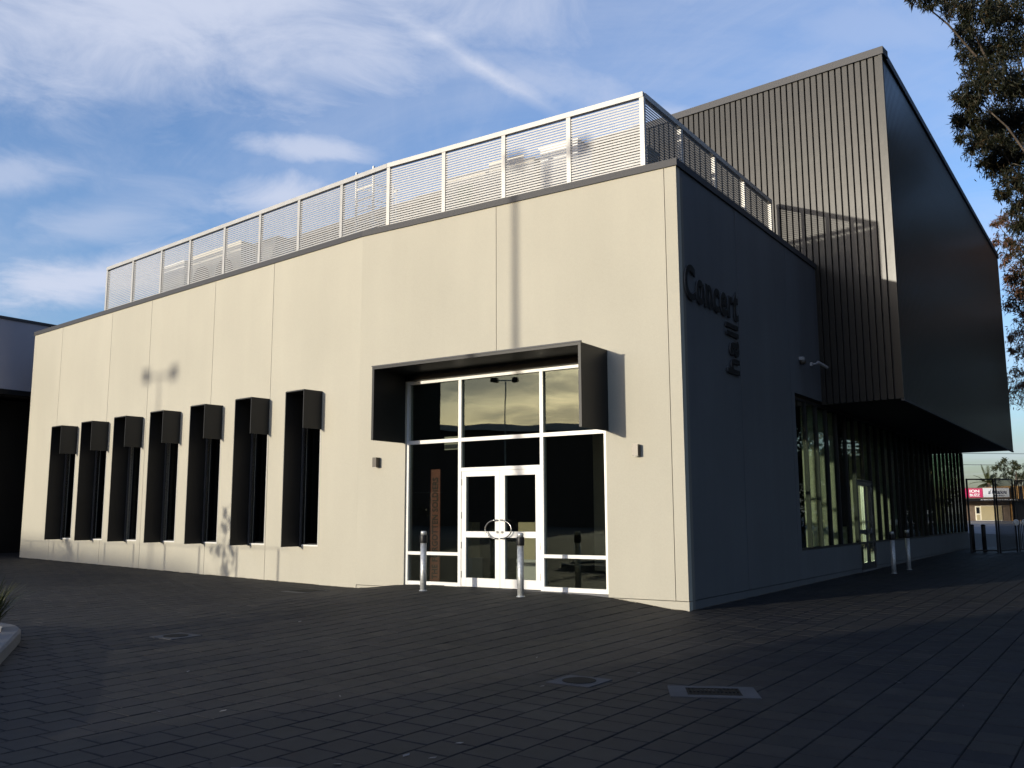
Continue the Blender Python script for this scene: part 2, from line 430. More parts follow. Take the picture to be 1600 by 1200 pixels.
# road, kerb and far footpath towards the shops
def strip(name, y0, y1, x0, x1, dz, m, th=.3):
    mb = MB()
    c = [(x0,y0),(x1,y0),(x1,y1),(x0,y1)]
    zs = [(Vector((x, y, 0))-C0).dot(gv)+dz for x, y in c]
    mb.prism(c, [z-th for z in zs], zs)
    return kind(obj(name, mb, m), 'structure')
strip('road', 62, 104, 10, 150, -.055, mat('worn_asphalt', (.10, .095, .105), .85, noise=(.5, .2), grain=(30, .2)), .1)
strip('kerb', 104, 104.3, 10, 150, .08, m_kerb)
strip('footpath', 104.3, 119.9, 10, 150, .07, mat('footpath_concrete', (.26, .21, .17), .85, noise=(.7, .2)))

# ------------------------------------------------------------------ the concert hall
hall = empty('concert_hall', T(C0.x, C0.y, 0))
tag(hall, 'cream and black concert hall with dark ribbed upper box and row of hooded windows', 'building')
P = lambda name, mb, m, fr=I4, par=None, smooth=False: obj(name, mb, m, par or hall, fr, smooth)

def panel(xs, zs, y0, y1, holes):
    """Solid panel x in xs, z in zs, y0..y1 with rectangular holes (x0,x1,z0,z1)."""
    X = sorted(set([xs[0], xs[1]] + [min(max(h[i], xs[0]), xs[1]) for h in holes for i in (0, 1)]))
    Z = sorted(set([zs[0], zs[1]] + [min(max(h[i], zs[0]), zs[1]) for h in holes for i in (2, 3)]))
    solid = {}
    for i in range(len(X)-1):
        for j in range(len(Z)-1):
            cx, cz = (X[i]+X[i+1])/2, (Z[j]+Z[j+1])/2
            solid[i, j] = not any(h[0] < cx < h[1] and h[2] < cz < h[3] for h in holes)
    mb = MB()
    for (i, j), s in solid.items():
        if not s: continue
        a, b, c, d = X[i], X[i+1], Z[j], Z[j+1]
        mb.add([(a,y1,c),(b,y1,c),(b,y1,d),(a,y1,d)], [(3,2,1,0)])
        mb.add([(a,y0,c),(b,y0,c),(b,y0,d),(a,y0,d)], [(0,1,2,3)])
        if not solid.get((i-1, j)): mb.add([(a,y0,c),(a,y1,c),(a,y1,d),(a,y0,d)], [(3,2,1,0)])
        if not solid.get((i+1, j)): mb.add([(b,y0,c),(b,y1,c),(b,y1,d),(b,y0,d)], [(0,1,2,3)])
        if not solid.get((i, j-1)): mb.add([(a,y0,c),(b,y0,c),(b,y1,c),(a,y1,c)], [(3,2,1,0)])
        if not solid.get((i, j+1)): mb.add([(a,y0,d),(b,y0,d),(b,y1,d),(a,y1,d)], [(0,1,2,3)])
    return mb
WT = 7.34; PB = .155; G = .006
EH = (1.42, 5.86, -1, 4.14)
WIN = [1.25 + 1.915*k for k in range(7)]; WW = .60; WZ = (.88, 4.14)
WH = [(w, w+WW, WZ[0], WZ[1]) for w in WIN]
# backing walls keep the joints dark and the rooms closed
P('backing_wall', panel((-.0, 7.1), (-.3, 7.2), -.26, -.152, [EH]), m_joint, FA)
P('backing_wall', panel((.0, 16.2), (-.3, 7.2), -.26, -.152, WH), m_joint, FB)
for a, b in ((0, .22), (.22, 3.68), (3.68, 7.1)):
    P('wall_panel', panel((a+(G if a else 0), b-(G if b < 7 else 0)), (PB, WT), -.15, 0, [EH]), m_wall, FA)
for a, b in ((0, 1.42), (5.86, 7.1)): P('plinth', MB().box(a, b, -.15, -.012, -.3, PB-.012), m_wall, FA)
for a, b in zip((0, 3.13, 5.60, 8.72, 10.96, 14.16), (3.13, 5.60, 8.72, 10.96, 14.16, 16.2)):
    P('wall_panel', panel((a+(G if a else 0), b-(G if b < 16 else 0)), (-.3, WT), -.15, 0, WH), m_wall, FB)
SG = (5.97, 28.75, .74, 4.13)                       # side glazing
SD = (10.93, 12.58, .09, 2.36)                      # side door
SH = [SG, (SD[0], SD[1], SD[2], .75)]
P('backing_wall', panel((.16, 28.6), (-.3, 7.2), .152, .26, SH), m_joint, FS)
for a, b in ((0, 2.71), (2.71, 5.72), (5.72, 28.75)):
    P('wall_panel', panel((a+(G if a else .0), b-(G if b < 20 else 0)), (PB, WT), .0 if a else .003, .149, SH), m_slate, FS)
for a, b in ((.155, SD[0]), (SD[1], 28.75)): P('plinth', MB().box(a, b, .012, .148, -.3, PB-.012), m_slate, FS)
P('step', MB().box(SD[0], SD[1], -.02, .148, -.3, SD[2]-.002), m_kerb, FS)
# copings
cb = MB().box(-.03, 7.1, -.34, .03, WT+.002, WT+.125); P('coping', cb, m_coping, FA)
cb = MB().box(0, 16.23, -.34, .03, WT+.003, WT+.124); P('coping', cb, m_coping, FB)
cb = MB().box(.342, 8.05, -.03, .34, WT+.002, WT+.125); P('coping', cb, m_coping, FS)

# roof deck and hidden walls
def W2(fr, x, y): v = fr @ Vector((x, y, 0)); return (v.x, v.y)
BX = C0 + dS*8.05                                    # where the dark box meets the side wall
NBX = frame(BX, dB)                                  # x to the left along the box front, y out of it
E1 = BX + dB*(-1.84)                                 # near lower corner of the box
roofp = [W2(FA, .2, -.2), W2(FA, 7.1, -.2), W2(FB, 16.0, -.2), W2(NBX, 23, -.06), W2(NBX, .3, -.06)]
P('roof_deck', MB().prism(roofp, 7.0, 7.1), m_roof)
P('ceiling', MB().prism([W2(FA, .3, -.3), W2(FA, 7.1, -.3), W2(FB, 15.9, -.3), W2(NBX, 23, -.06), W2(NBX, .3, -.06)], 4.20, 4.3), m_int_dark)
back = [W2(FS, 28.4, .3), W2(FS, 28.4, 30), W2(FB, 15.9, -.3), W2(FA, 7.1, -.3), W2(FA, .3, -.3)]
P('floor_slab', MB().prism(back, .10, .19), m_int_floor)
def wall_seg(p, q, th, z0, z1):
    p, q = Vector((*p, 0)), Vector((*q, 0)); d = (q-p).normalized(); n = Vector((-d.y, d.x, 0))*th
    return MB().prism([(p.x,p.y),(q.x,q.y),(q.x+n.x,q.y+n.y),(p.x+n.x,p.y+n.y)], z0, z1)
P('interior_wall', wall_seg(W2(FS, .4, 6.5), W2(FS, 27.0, 6.5), .15, .19, 4.06), m_int_dark)
P('interior_wall', wall_seg(W2(FS, 27.0, 6.5), W2(FS, 27.0, 1.6), .15, .19, 4.06), m_int_dark)
P('rear_wall', wall_seg(W2(FS, 28.9, 1.3), W2(FS, 28.9, 30), .2, -.3, 4.06), m_wall)
P('end_wall', wall_seg(W2(FB, 16.2, -.16), W2(FB, 16.2, -14), .15, -.3, WT), m_wall)
P('end_wall', wall_seg(W2(FB, 16.2, -14), W2(FS, 28.9, 30), .15, -.3, WT), m_wall)

# --- dark upper box
BZ0, BZ1 = 4.06, 12.30
BLEN, BDEP = 26.0, 21.2
core = MB()
cpoly = [E1 + dS*.04 + dB*.045, E1 + dB*BLEN + dS*.04, E1 + dB*BLEN + dS*BDEP, E1 + dS*BDEP + dB*.045]
cpoly = [p + dS*.012 for p in cpoly]
core.prism([(p.x, p.y) for p in cpoly], BZ0+.02, BZ1-.02)
box = P('upper_box', core, m_soffit)
FE = frame(E1, dB)
pitch = .1545
def plank(w, z0, z1, m):
    mb = MB()                                        # flat pan with a raised seam along one edge
    mb.add([(0,-.06,z0),(w-.036,-.06,z0),(w-.036,-.06,z1),(0,-.06,z1),(.003,.002,z0),(w-.039,.002,z0),(w-.039,.002,z1),(.003,.002,z1)],
           [(3,2,1,0)[::-1],(7,6,5,4),(0,4,7,3),(5,1,2,6),(0,1,5,4)[::-1],(3,7,6,2)[::-1]])
    return mesh_of('cladding_plank', mb, m)
pl_full = plank(pitch, BZ0, BZ1-.10, m_clad); pl_up = plank(pitch, 7.02, BZ1-.10, m_clad)
nfront = int(BLEN/pitch)
for k in range(nfront):
    put('cladding_plank', pl_full if k*pitch < 1.86 else pl_up, FE @ T(.03 + k*pitch, 0, 0) @ T(0, .012, 0), box)
FSE = frame(E1 + dS*.0, dS)
nside = int((BDEP-.02)/pitch)
side_rest = MB()
for k in range(nside):
    fr = FSE @ T(.01 + (k+1)*pitch, 0, 0) @ RZ(math.pi) @ T(0, .012, 0)
    if k < 120: put('cladding_plank', pl_full, fr, box)
    else: side_rest.add([fr @ Vector(v.co) for v in pl_full.vertices], [tuple(p.vertices) for p in pl_full.polygons])
kind(put('cladding_planks', mesh_of('cladding_planks', side_rest, m_clad), I4, box), 'stuff')
trim = MB().box(-.035, .045, -.02, .035, BZ0-.005, BZ1-.1); P('corner_trim', trim, m_clad, FE, box)
cap = MB().box(-.07, BLEN, -.3, .06, BZ1-.1, BZ1+.08); P('box_cap', cap, m_clad_cap, FE, box)
cap = MB().box(.30, BDEP, -.06, .3, BZ1-.098, BZ1+.079); P('box_cap', cap, m_clad_cap, FSE, box)
sof = MB().box(.0, BDEP, -.03, .04, BZ0-.05, BZ0-.006); P('soffit_trim', sof, m_clad_cap, FSE, box)

# --- entrance glazing
EZ0, EZ1 = .20, 4.11
ent = MB()
yo, yi = -.04, -.15                                   # frame depth in the wall
for a, b in ((1.422, 1.48), (5.80, 5.858)): ent.box(a, b, yi, yo, EZ0, EZ1+.03)
for c in (2.735, 4.555): ent.box(c-.035, c+.035, yi, yo-.002, EZ0, EZ1)
for z0, z1 in ((EZ1-.03, EZ1+.03), (2.895, 2.965)): ent.box(1.48, 5.80, yi, yo-.004, z0, z1)
for a, b in ((1.48, 2.70), (4.59, 5.80)):
    ent.box(a, b, yi, yo-.004, .77, .83); ent.box(a, b, yi, yo-.004, EZ0, .275)
ent.box(2.77, 4.52, yi, yo-.004, 2.335, 2.40)
entrance = P('entrance_frame', ent, m_alu, FA)
for a, b in ((1.48, 2.70), (2.77, 4.52), (4.59, 5.80)):
    for z0, z1 in (((.275, .77), (.83, 2.895), (2.965, 4.08)) if b-a < 1.5 else ((2.40, 2.895), (2.965, 4.08))):
        P('pane', MB().box(a, b, -.10, -.092, z0, z1), m_glass_front, FA, entrance)
P('threshold', MB().box(1.422, 5.858, -.24, -.02, -.3, EZ0-.002), m_kerb, FA)
P('head_lining', MB().box(1.42, 5.86, -.148, -.05, EZ1+.032, 4.14), m_black, FA)
def door(x0, x1, fr, z0, z1, meet, parent_frame_mat, hz, rail=.10, glassm=m_glass_front, y=-.14):
    """Glazed leaf x0..x1 in the frame's plane; 'meet' is the edge with the handle."""
    mb = MB(); st = .105
    y0, y1 = y, y+.085
    mb.box(x0, x0+st, y0, y1, z0, z1); mb.box(x1-st, x1, y0, y1, z0, z1)
    mb.box(x0+st, x1-st, y0, y1-.002, z1-.10, z1); mb.box(x0+st, x1-st, y0, y1-.002, z0, z0+.16)
    mb.box(x0+st, x1-st, y0, y1-.002, hz-.15, hz-.04)
    d = P('door', mb, parent_frame_mat, fr)
    for a, b in ((z0+.16, hz-.15), (hz-.04, z1-.10)):
        P('pane', MB().box(x0+st, x1-st, y+.04, y+.048, a, b), glassm, fr, d)
    sgn = 1 if meet == x0 else -1
    hx = meet + sgn*.05
    for yy in (y1+.055,):
        pts = [(hx, y1-.01, hz-.165), (hx, yy, hz-.165)]
        for k in range(0, 13):
            t = math.pi*k/12
            pts.append((hx + sgn*.235*math.sin(t), yy, hz - .165*math.cos(t)))
        pts += [(hx, yy, hz+.165), (hx, y1-.01, hz+.165)]
        P('handle', MB().tube(pts, .013, 8), m_steel, fr, d, True)
    P('lock', MB().lathe([(.022, 0), (.022, .02)], 12), m_steel, fr @ T(meet+sgn*.05, y1, hz-.05) @ Matrix.Rotation(-math.pi/2, 4, 'X'), d)
    hb = x1 if meet == x0 else x0
    for z in (z0+.22, z0+.75, z0+1.3, z1-.2):
        P('hinge', MB().box(hb-.012, hb+.012, y1, y1+.012, z-.06, z+.06), m_steel, fr, d)
    return d
door(2.772, 3.642, FA, .215, 2.332, 3.642, m_alu, 1.26)
door(3.648, 4.518, FA, .215, 2.332, 3.648, m_alu, 1.26)

# --- entrance canopy: two cheeks and a lid, open below and in front
can = P('canopy', MB().box(1.362, 5.918, .002, .93, 4.275, 4.32), m_black, FA)
P('side_panel', MB().box(1.362, 1.412, .002, .93, 2.925, 4.273), m_black, FA, can)
P('side_panel', MB().box(5.868, 5.918, .002, .93, 2.925, 4.273), m_black, FA, can)
P('edge_flashing', MB().box(1.355, 5.925, .90, .942, 4.322, 4.345), m_clad_cap, FA, can)
P('back_panel', MB().box(1.413, 5.867, .003, .03, 4.145, 4.274), m_black, FA, can)

# --- seven hooded windows
HD = .48
def window(x):
    x1 = x + WW
    fr_ = MB()
    fr_.box(x, x+.03, -.14, -.10, WZ[0]+.03, WZ[1]); fr_.box(x1-.03, x1, -.14, -.10, WZ[0]+.03, WZ[1])
    fr_.box(x+.03, x1-.03, -.14, -.10, WZ[1]-.03, WZ[1]); fr_.box(x+.03, x1-.03, -.14, -.10, WZ[0]+.03, WZ[0]+.06)
    w = P('window', fr_, m_black, FB)
    P('pane', MB().box(x+.03, x1-.03, -.124, -.116, WZ[0]+.06, WZ[1]-.03), m_glass_win, FB, w)
    P('sill', MB().box(x, x1, -.149, .004, WZ[0], WZ[0]+.03), m_alu, FB, w)
    P('fin', MB().box(x1, x1+.025, -.09, HD, WZ[0]-.01, 4.16), m_black, FB, w)  # same metalwork as the hood, its shade put into a blacker colour
    P('mullion', MB().box(x1-.04, x1-.005, .0, .04, WZ[0]-.025, 4.12), mat_post, FB, w)
    hd = MB().box(x-.025, x1, .002, HD, 4.14, 4.165)
    P('hood', hd, m_hood, FB, w)
    P('hood_cheek', MB().box(x-.025, x-.005, .003, HD, 3.345, 4.138), m_hood, FB, w)
    P('jamb', MB().box(x, x+.012, -.098, .006, WZ[0]+.031, 4.135), m_alu, FB, w)
mat_post = mat('window_post_metal', (.06, .06, .065), .4, .3)
for x in WIN: window(x)

# --- side glazing with deep pale fins behind the mullions
sg = MB()
sg.box(SG[0], SG[1], .04, .14, SG[2], SG[2]+.05); sg.box(SG[0], SG[1], .04, .14, 4.0, 4.055)
gl = P('side_glazing', sg, m_black, FS)
mpos = [SG[0] + .03 + .83*k for k in range(28)]
mpos = [m for m in mpos if m < SG[1]-.05] + [SG[1]-.03]
for i, m in enumerate(mpos):
    z0 = SG[2]+.05 if not (SD[0] < m < SD[1]) else SD[3]+.06
    P('mullion', MB().box(m-.02, m+.02, .02, .12, z0, 4.0), m_black, FS, gl)
    if i+1 < len(mpos):
        n = mpos[i+1]
        zz = SG[2]+.05 if not (SD[0]-.05 < (m+n)/2 < SD[1]+.05) else SD[3]+.06
        P('pane', MB().box(m+.02, n-.02, .07, .078, zz, 4.0), m_glass_side, FS, gl)
    if 7.2 < m < 16 and not 9.6 < m < 11.3:
        P('interior_fin', MB().box(m+.04, m+.09, .14, .42, SG[2]-.1, 4.0), m_int_pale, FS)
P('pane', MB().box(28.72, 28.728, .14, 1.3, .2, 4.0), m_glass_side, FS, gl)
sdf = MB(); sdf.box(SD[0], SD[0]+.05, .03, .13, SD[2], SD[3]+.05); sdf.box(SD[1]-.05, SD[1], .03, .13, SD[2], SD[3]+.05)
sdf.box(SD[0]+.05, SD[1]-.05, .03, .13, SD[3], SD[3]+.05)
P('side_door_frame', sdf, m_black, FS)
FSo = FS @ T(SD[0]+SD[1], 0, 0) @ RZ(math.pi)          # y outwards for the door builder
mid = (SD[0]+SD[1])/2
door(SD[0]+.055, mid-.003, FSo, SD[2]+.01, SD[3]-.005, mid-.003, m_steel, 1.15, glassm=m_glass_side, y=-.12)
door(mid+.003, SD[1]-.055, FSo, SD[2]+.01, SD[3]-.005, mid+.003, m_steel, 1.15, glassm=m_glass_side, y=-.12)
P('lobby_counter', MB().box(13.0, 14.6, 1.2, 1.8, .19, 1.15), m_int_pale, FS)
P('lobby_pier', MB().box(9.3, 9.75, 3.2, 3.6, .19, 4.1), m_int_pale, FS)
P('lobby_pier', MB().box(5.4, 5.8, 4.3, 4.7, .19, 4.1), m_int_pale, FS)

# ------------------------------------------------------------------ things on the building
# brown board with lettering inside the left pane
def text_mesh(txt, m, ext, off=0.0, shear=0.0, spacing=1.0):
    c = bpy.data.curves.new('text', 'FONT'); c.body = txt; c.extrude = ext; c.offset = off; c.shear = shear
    c.resolution_u = 4; c.space_character = spacing
    o = bpy.data.objects.new('text', c); COL.objects.link(o)
    me = bpy.data.meshes.new_from_object(o)
    bpy.data.objects.remove(o); bpy.data.curves.remove(c)
    me.materials.clear(); me.materials.append(m)
    a = np.empty(len(me.vertices)*3); me.vertices.foreach_get('co', a); a = a.reshape(-1, 3)
    return me, a
def fit_text(name, txt, m, parent, fr, x0, x1, z0, z1, depth, off=0.0, shear=0.0, spacing=1.0, swap=False, side=None):
    """Text filling x0..x1, z0..z1 of frame fr (x right, z up), standing out along -y by depth."""
    me, a = text_mesh(txt, m, .5, off, shear, spacing)
    lo, hi = a.min(0), a.max(0); a = (a-lo)/np.maximum(hi-lo, 1e-6)
    u, v, w = a[:, 0], a[:, 1], a[:, 2]
    if swap: X = x0 + (1-v)*(x1-x0); Z = z0 + u*(z1-z0)
    else: X = x0 + u*(x1-x0); Z = z0 + v*(z1-z0)
    Y = -w*depth
    c = ((x0+x1)/2, 0, z0)
    q = np.stack([X-c[0], Y, Z-c[2]], 1)
    me.vertices.foreach_set('co', q.ravel()); me.update(); me.name = name
    if side is not None:
        me.materials.append(side)
        me.polygons.foreach_set('material_index', [0 if abs(p.normal.y) > .6 else 1 for p in me.polygons])
    return put(name, me, fr @ T(*c), parent)
FAr = FA @ RZ(math.pi)                                 # x to the right seen from outside, y inwards
bd = obj('exhibition_board', MB().box(5.40, 5.65, -.56, -.53, .19, 2.42), m_rust, None, FA)
tag(bd, 'tall rust brown board lettered THE FORGOTTEN SOLDIERS behind the left entrance pane', 'board')
fit_text('lettering', 'THE FORGOTTEN SOLDIERS', m_ink, bd, FAr @ T(0, .528, 0), -5.595, -5.445, .28, 2.26, .002, .03, spacing=1.05, swap=True)
for s0, s1, lab in ((5.70, 5.98, 'pale display plinth inside behind the left door leaf'), (4.12, 4.52, 'pale display plinth inside behind the right door leaf')):
    o = tag(empty('display_plinth', FA @ T((s0+s1)/2, -2.2, .19)), lab, 'plinth')
    obj('column', MB().box(s0, s1, -2.3, -2.0, .63, 1.37), m_plinth, o, FA)
    obj('base', MB().box(s0-.04, s1+.03, -2.34, -1.97, .19, .628), m_acw, o, FA)
pb = obj('hanging_panel', MB().box(4.98, 5.34, -.62, -.58, 2.80, 3.06), m_int_pale, None, FA)
tag(pb, 'small pale panel hanging inside behind the left pane at transom height', 'panel')

# lettering on the side wall
FSr = FS                                               # x right along the wall, y inwards, z up
sg_ = tag(empty('wall_lettering', FS @ T(.15, 0, 4.05)), 'raised black letters reading Concert hall on the shaded side wall', 'sign')
xs = [('C', .16, .59, 5.09, 5.71), ('o', .645, .97, 5.085, 5.53), ('n', 1.03, 1.33, 5.095, 5.52), ('c', 1.385, 1.68, 5.085, 5.53),
      ('e', 1.73, 2.05, 5.085, 5.53), ('r', 2.11, 2.34, 5.095, 5.52), ('t', 2.37, 2.62, 5.085, 5.65)]
for ch_, a, b, z0, z1 in xs:
    fit_text('letter', ch_, m_letter, sg_, FSr @ T(0, -.012, 0), a, b, z0, z1, .026, .024, side=m_letter_lit_side)
for ch_, z0, z1, x0_ in (('h', 4.06, 4.35, 1.97), ('a', 4.40, 4.70, 2.13), ('l', 4.765, 4.85, 1.97), ('l', 4.915, 5.0, 1.97)):
    fit_text('letter', ch_, m_letter, sg_, FSr @ T(0, -.012, 0), x0_, 2.58, z0, z1, .026, .024, swap=True, side=m_letter_lit_side)

# two small wall lights
def wall_light(s, label):
    o = empty('wall_light', FA @ T(s, 0, 2.47)); tag(o, label, 'light', 'wall lights beside the entrance')
    F = FA @ T(s, 0, 0)
    obj('housing', MB().box(-.05, .05, .012, .12, 2.475, 2.665), m_steel_dark, o, F)
    obj('back_plate', MB().box(-.04, .04, .002, .012, 2.49, 2.65), m_steel, o, F)
    obj('lens', MB().box(-.035, .035, .03, .10, 2.468, 2.474), m_acw, o, F)
m_steel_dark = mat('bronze_metal', (.07, .062, .052), .4, .3)
wall_light(6.56, 'small brown box light on the cream wall just past the far end of the canopy')
wall_light(.82, 'small brown box light on the cream wall between doorway and near corner')

# cameras on the side wall
o = tag(empty('dome_camera', FS @ T(6.45, 0, 4.78)), 'small pale dome security camera on the shaded side wall', 'camera')
obj('bracket', MB().box(6.39, 6.51, -.10, -.002, 4.90, 4.97), m_camera, o, FS)
obj('dome', MB().lathe([(.01, -.11), (.05, -.09), (.07, -.05), (.075, 0)], 14), m_steel_dark, o, FS @ T(6.45, -.07, 4.90), True)
o = tag(empty('bullet_camera', FS @ T(7.3, 0, 4.85)), 'pale tube security camera on an arm beside the dark box', 'camera')
obj('mount', MB().box(7.22, 7.30, -.05, -.002, 4.88, 4.96), m_camera, o, FS)
obj('arm', MB().tube([(7.26, -.05, 4.92), (7.30, -.16, 4.93)], .018), m_camera, o, FS)
obj('camera_body', MB().tube([(7.22, -.18, 4.95), (7.55, -.26, 4.88), (7.62, -.275, 4.865)], [.032, .036, .036], 12), m_camera, o, FS)

# bollards
def bollard(x, y, label, h=1.04, r=.055, grp='steel bollards around the hall'):
    z = gz(x, y); o = tag(empty('bollard', T(x, y, z)), label, 'bollard', grp)
    F = T(x, y, z)
    obj('post', MB().lathe([(r, -.2), (r, h*.80)], 20), m_galv, o, F, True)
    obj('band', MB().lathe([(r+.010, h*.80), (r+.012, h*.805), (r+.012, h*.925), (r+.010, h*.93)], 20), m_black, o, F, True)
    obj('cap', MB().lathe([(r-.004, h*.93), (r-.002, h*.99), (r-.014, h)], 20), m_galv, o, F, True)
    obj('base_ring', MB().lathe([(r+.018, -.02), (r+.018, .006), (r+.004, .012)], 20), m_galv, o, F, True)
    return o
b0 = bollard(-1.58, 16.52, 'galvanised bollard with black band in front of the brown lettered board')
def bcopy(x, y, label, sc=1.0):
    return dup(b0, T(x, y, gz(x, y)) @ Matrix.Diagonal((1, 1, sc, 1)), label)
bcopy(.13, 15.52, 'galvanised bollard with black band in front of the right door leaf')
bcopy(9.57, 23.47, 'shaded bollard with black band closest to the side door')
bcopy(10.58, 24.95, 'shaded bollard with black band farther along the side wall past the side door')

# ------------------------------------------------------------------ louvred roof screen
scr = tag(empty('roof_screen', T(*(FA @ Vector((.94, -.76, 0))).xy, 7.1)), 'pale louvred metal screen along the roof edge', 'screen')
FZ0, FZ1 = 7.40, 9.20
Fo = FA @ Vector((.94, -.76, 0)); Fc = frame(Fo, dS)     # side run
mit = K - (nA+nB).normalized()*(.76/((nA+nB).normalized().dot(nA)))
sA = (mit - Fo).dot(dA)
FAa = frame(Fo, dA); FBb = frame(mit, dB)
runs = [(FAa, [0, 1.55, 3.06, 4.58, sA], 1), (FBb, [0, 1.60, 3.21, 4.82, 6.43, 8.14, 9.67, 11.33, 12.95], 1), (Fc, [0, 1.68, 3.42, 5.20, 7.05], -1)]
slat_p = .0535; nsl = int((FZ1-.10-FZ0)/slat_p)
count = 0
m_slat = mat('pale_louvre_blade', (.34, .335, .325), .42, .15, noise=(4, .05))
for fr, xs_, sg1 in runs:
    for i, x in enumerate(xs_):
        if fr is FBb and i == 0 or fr is Fc and i == 0: continue
        P('post', MB().box(x-.045, x+.045, -.04, .04, 7.1, FZ1-.102), m_screen, fr, scr)
    P('top_rail', MB().box(xs_[0]-(.035 if fr is FAa else -.04), xs_[-1]+.035, -.05, .05, FZ1-.10, FZ1), m_screen, fr, scr)
    for i in range(len(xs_)-1):
        a, b = xs_[i]+.047, xs_[i+1]-.047
        if fr is Fc: mode = 'join'
        elif fr is FBb and i >= 6: mode = 'join'
        else: mode = 'single'
        w = b-a
        def blade():
            mb = MB()                                 # flat blade tipped down towards the street
            mb.add([(0,-.022,.020),(w,-.022,.020),(w,.022,-.006),(0,.022,-.006),(0,-.020,.024),(w,-.020,.024),(w,.024,-.002),(0,.024,-.002)],
                   [(0,3,2,1),(4,5,6,7),(0,1,5,4),(1,2,6,5),(2,3,7,6),(3,0,4,7)])
            # lip along the outer edge
            if sg1 > 0: mb.box(0, w, .0195, .0235, -.021, .012)
            else:
                mb.v = [(x, -y, z) for x, y, z in mb.v]; mb.f = [f[::-1] for f in mb.f]
                mb.box(0, w, -.0235, -.0195, -.010, .004)
            return mb
        bm_ = blade()
        if mode == 'single':
            me = mesh_of('slat', bm_, m_slat)
            fr_b = P('louvre_bay', MB().box(a, b, -.02, .02, FZ0-.03, FZ0), m_screen, fr, scr)
            for k in range(nsl):
                put('slat', me, fr @ T(a, 0, FZ0+.03+k*slat_p), fr_b); count += 1
        else:
            mb = MB()
            for k in range(nsl):
                mb.add([(vx+a, vy, vz+FZ0+.03+k*slat_p) for vx, vy, vz in bm_.v], bm_.f)
            kind(P('louvre_slats', mb, m_slat, fr, scr), 'stuff')

# plant behind the screen
def roof_box(name, fr, x0, x1, y0, y1, z0, z1, m, label, cat, extra=None):
    o = tag(empty(name, fr @ T((x0+x1)/2, (y0+y1)/2, 7.1)), label, cat)
    obj('casing', MB().box(x0, x1, y0, y1, z0+.001, z1-.03), m, o, fr)
    obj('lid', MB().box(x0-.03, x1+.03, y0-.03, y1+.03, z1-.03, z1), m, o, fr)
    obj('base_frame', MB().box(x0+.05, x1-.05, y0+.05, y1-.05, 7.1, z0), m_galv, o, fr)
    if extra: extra(o, fr)
    return o
def badge(o, fr):
    obj('badge', MB().box(5.55, 5.95, -1.799, -1.795, 8.3, 8.75), m_green, o, fr)
    obj('access_panel', MB().box(5.2, 6.3, -1.799, -1.792, 7.5, 8.2), m_acb, o, fr)
    obj('access_panel', MB().box(4.2, 5.1, -1.799, -1.792, 7.5, 9.1), m_acb, o, fr)
roof_box('air_handler', FA, 3.95, 6.35, -3.2, -1.8, 7.3, 8.98, m_acb, 'beige roof plant unit with green badge behind the screen', 'plant unit', badge)
roof_box('plant_cabinet', FA, 2.95, 3.85, -2.5, -1.9, 7.25, 9.2, m_acw, 'tall white cabinet behind the screen near the roof corner', 'plant unit')
roof_box('plant_box', FA, 1.2, 2.1, -2.0, -1.5, 7.25, 8.5, m_acw, 'low white box behind the screen at the roof corner', 'plant unit')
def fan(o, fr):
    for x in (8.1, 9.3):
        obj('fan_grille', MB().lathe([(.42, 0), (.42, .04), (.36, .05)], 20), m_black, o, fr @ T(x, -1.77, 8.35) @ Matrix.Rotation(-math.pi/2, 4, 'X'))
roof_box('condenser', FB, 7.35, 10.0, -3.0, -1.8, 7.4, 9.15, m_acb, 'long beige condenser unit behind the screen', 'plant unit', fan)
roof_box('duct_box', FB, 10.25, 11.6, -2.6, -1.75, 8.35, 9.12, m_acw, 'raised white duct box beside the long beige condenser', 'plant unit')
du = tag(empty('duct', FB @ T(5.6, -1.8, 7.1)), 'slanted pale duct behind the screen beside the ladder', 'duct')
obj('duct_body', MB().add([(6.1,-1.5,7.1),(5.9,-1.5,7.1),(5.25,-1.5,8.75),(6.1,-1.5,8.75),(6.1,-2.1,7.1),(5.9,-2.1,7.1),(5.25,-2.1,8.75),(6.1,-2.1,8.75)],
    [(0,3,2,1),(4,5,6,7),(0,1,5,4),(1,2,6,5),(2,3,7,6),(3,0,4,7)]), m_acw, du, FB)
obj('flange', MB().box(5.2, 6.15, -2.13, -1.47, 8.75, 8.80), m_galv, du, FB)
ld = tag(empty('roof_ladder', FB @ T(1.85, -1.6, 7.1)), 'white caged ladder rising above the louvred screen', 'ladder')
for x in (1.56, 2.18): obj('stile', MB().box(x-.02, x+.02, -1.63, -1.58, 7.1, 9.78), m_acw, ld, FB)
for k in range(9): obj('rung', MB().tube([(1.58, -1.605, 7.3+k*.29), (2.16, -1.605, 7.3+k*.29)], .014, 6), m_acw, ld, FB)
for z in (8.55, 8.95, 9.35):
    pts = [(1.58 - .36*math.sin(math.pi*k/10) + .58*k/10, -1.63 - .7*math.sin(math.pi*k/10), z) for k in range(11)]
    obj('cage_hoop', MB().tube(pts, .012, 6), m_acw, ld, FB)
obj('cage_bar', MB().tube([(1.30, -2.0, 8.5), (1.30, -2.0, 9.4)], .014, 6), m_acw, ld, FB)
obj('cage_bar', MB().tube([(1.52, -2.3, 8.5), (1.52, -2.3, 9.4)], .014, 6), m_acw, ld, FB)

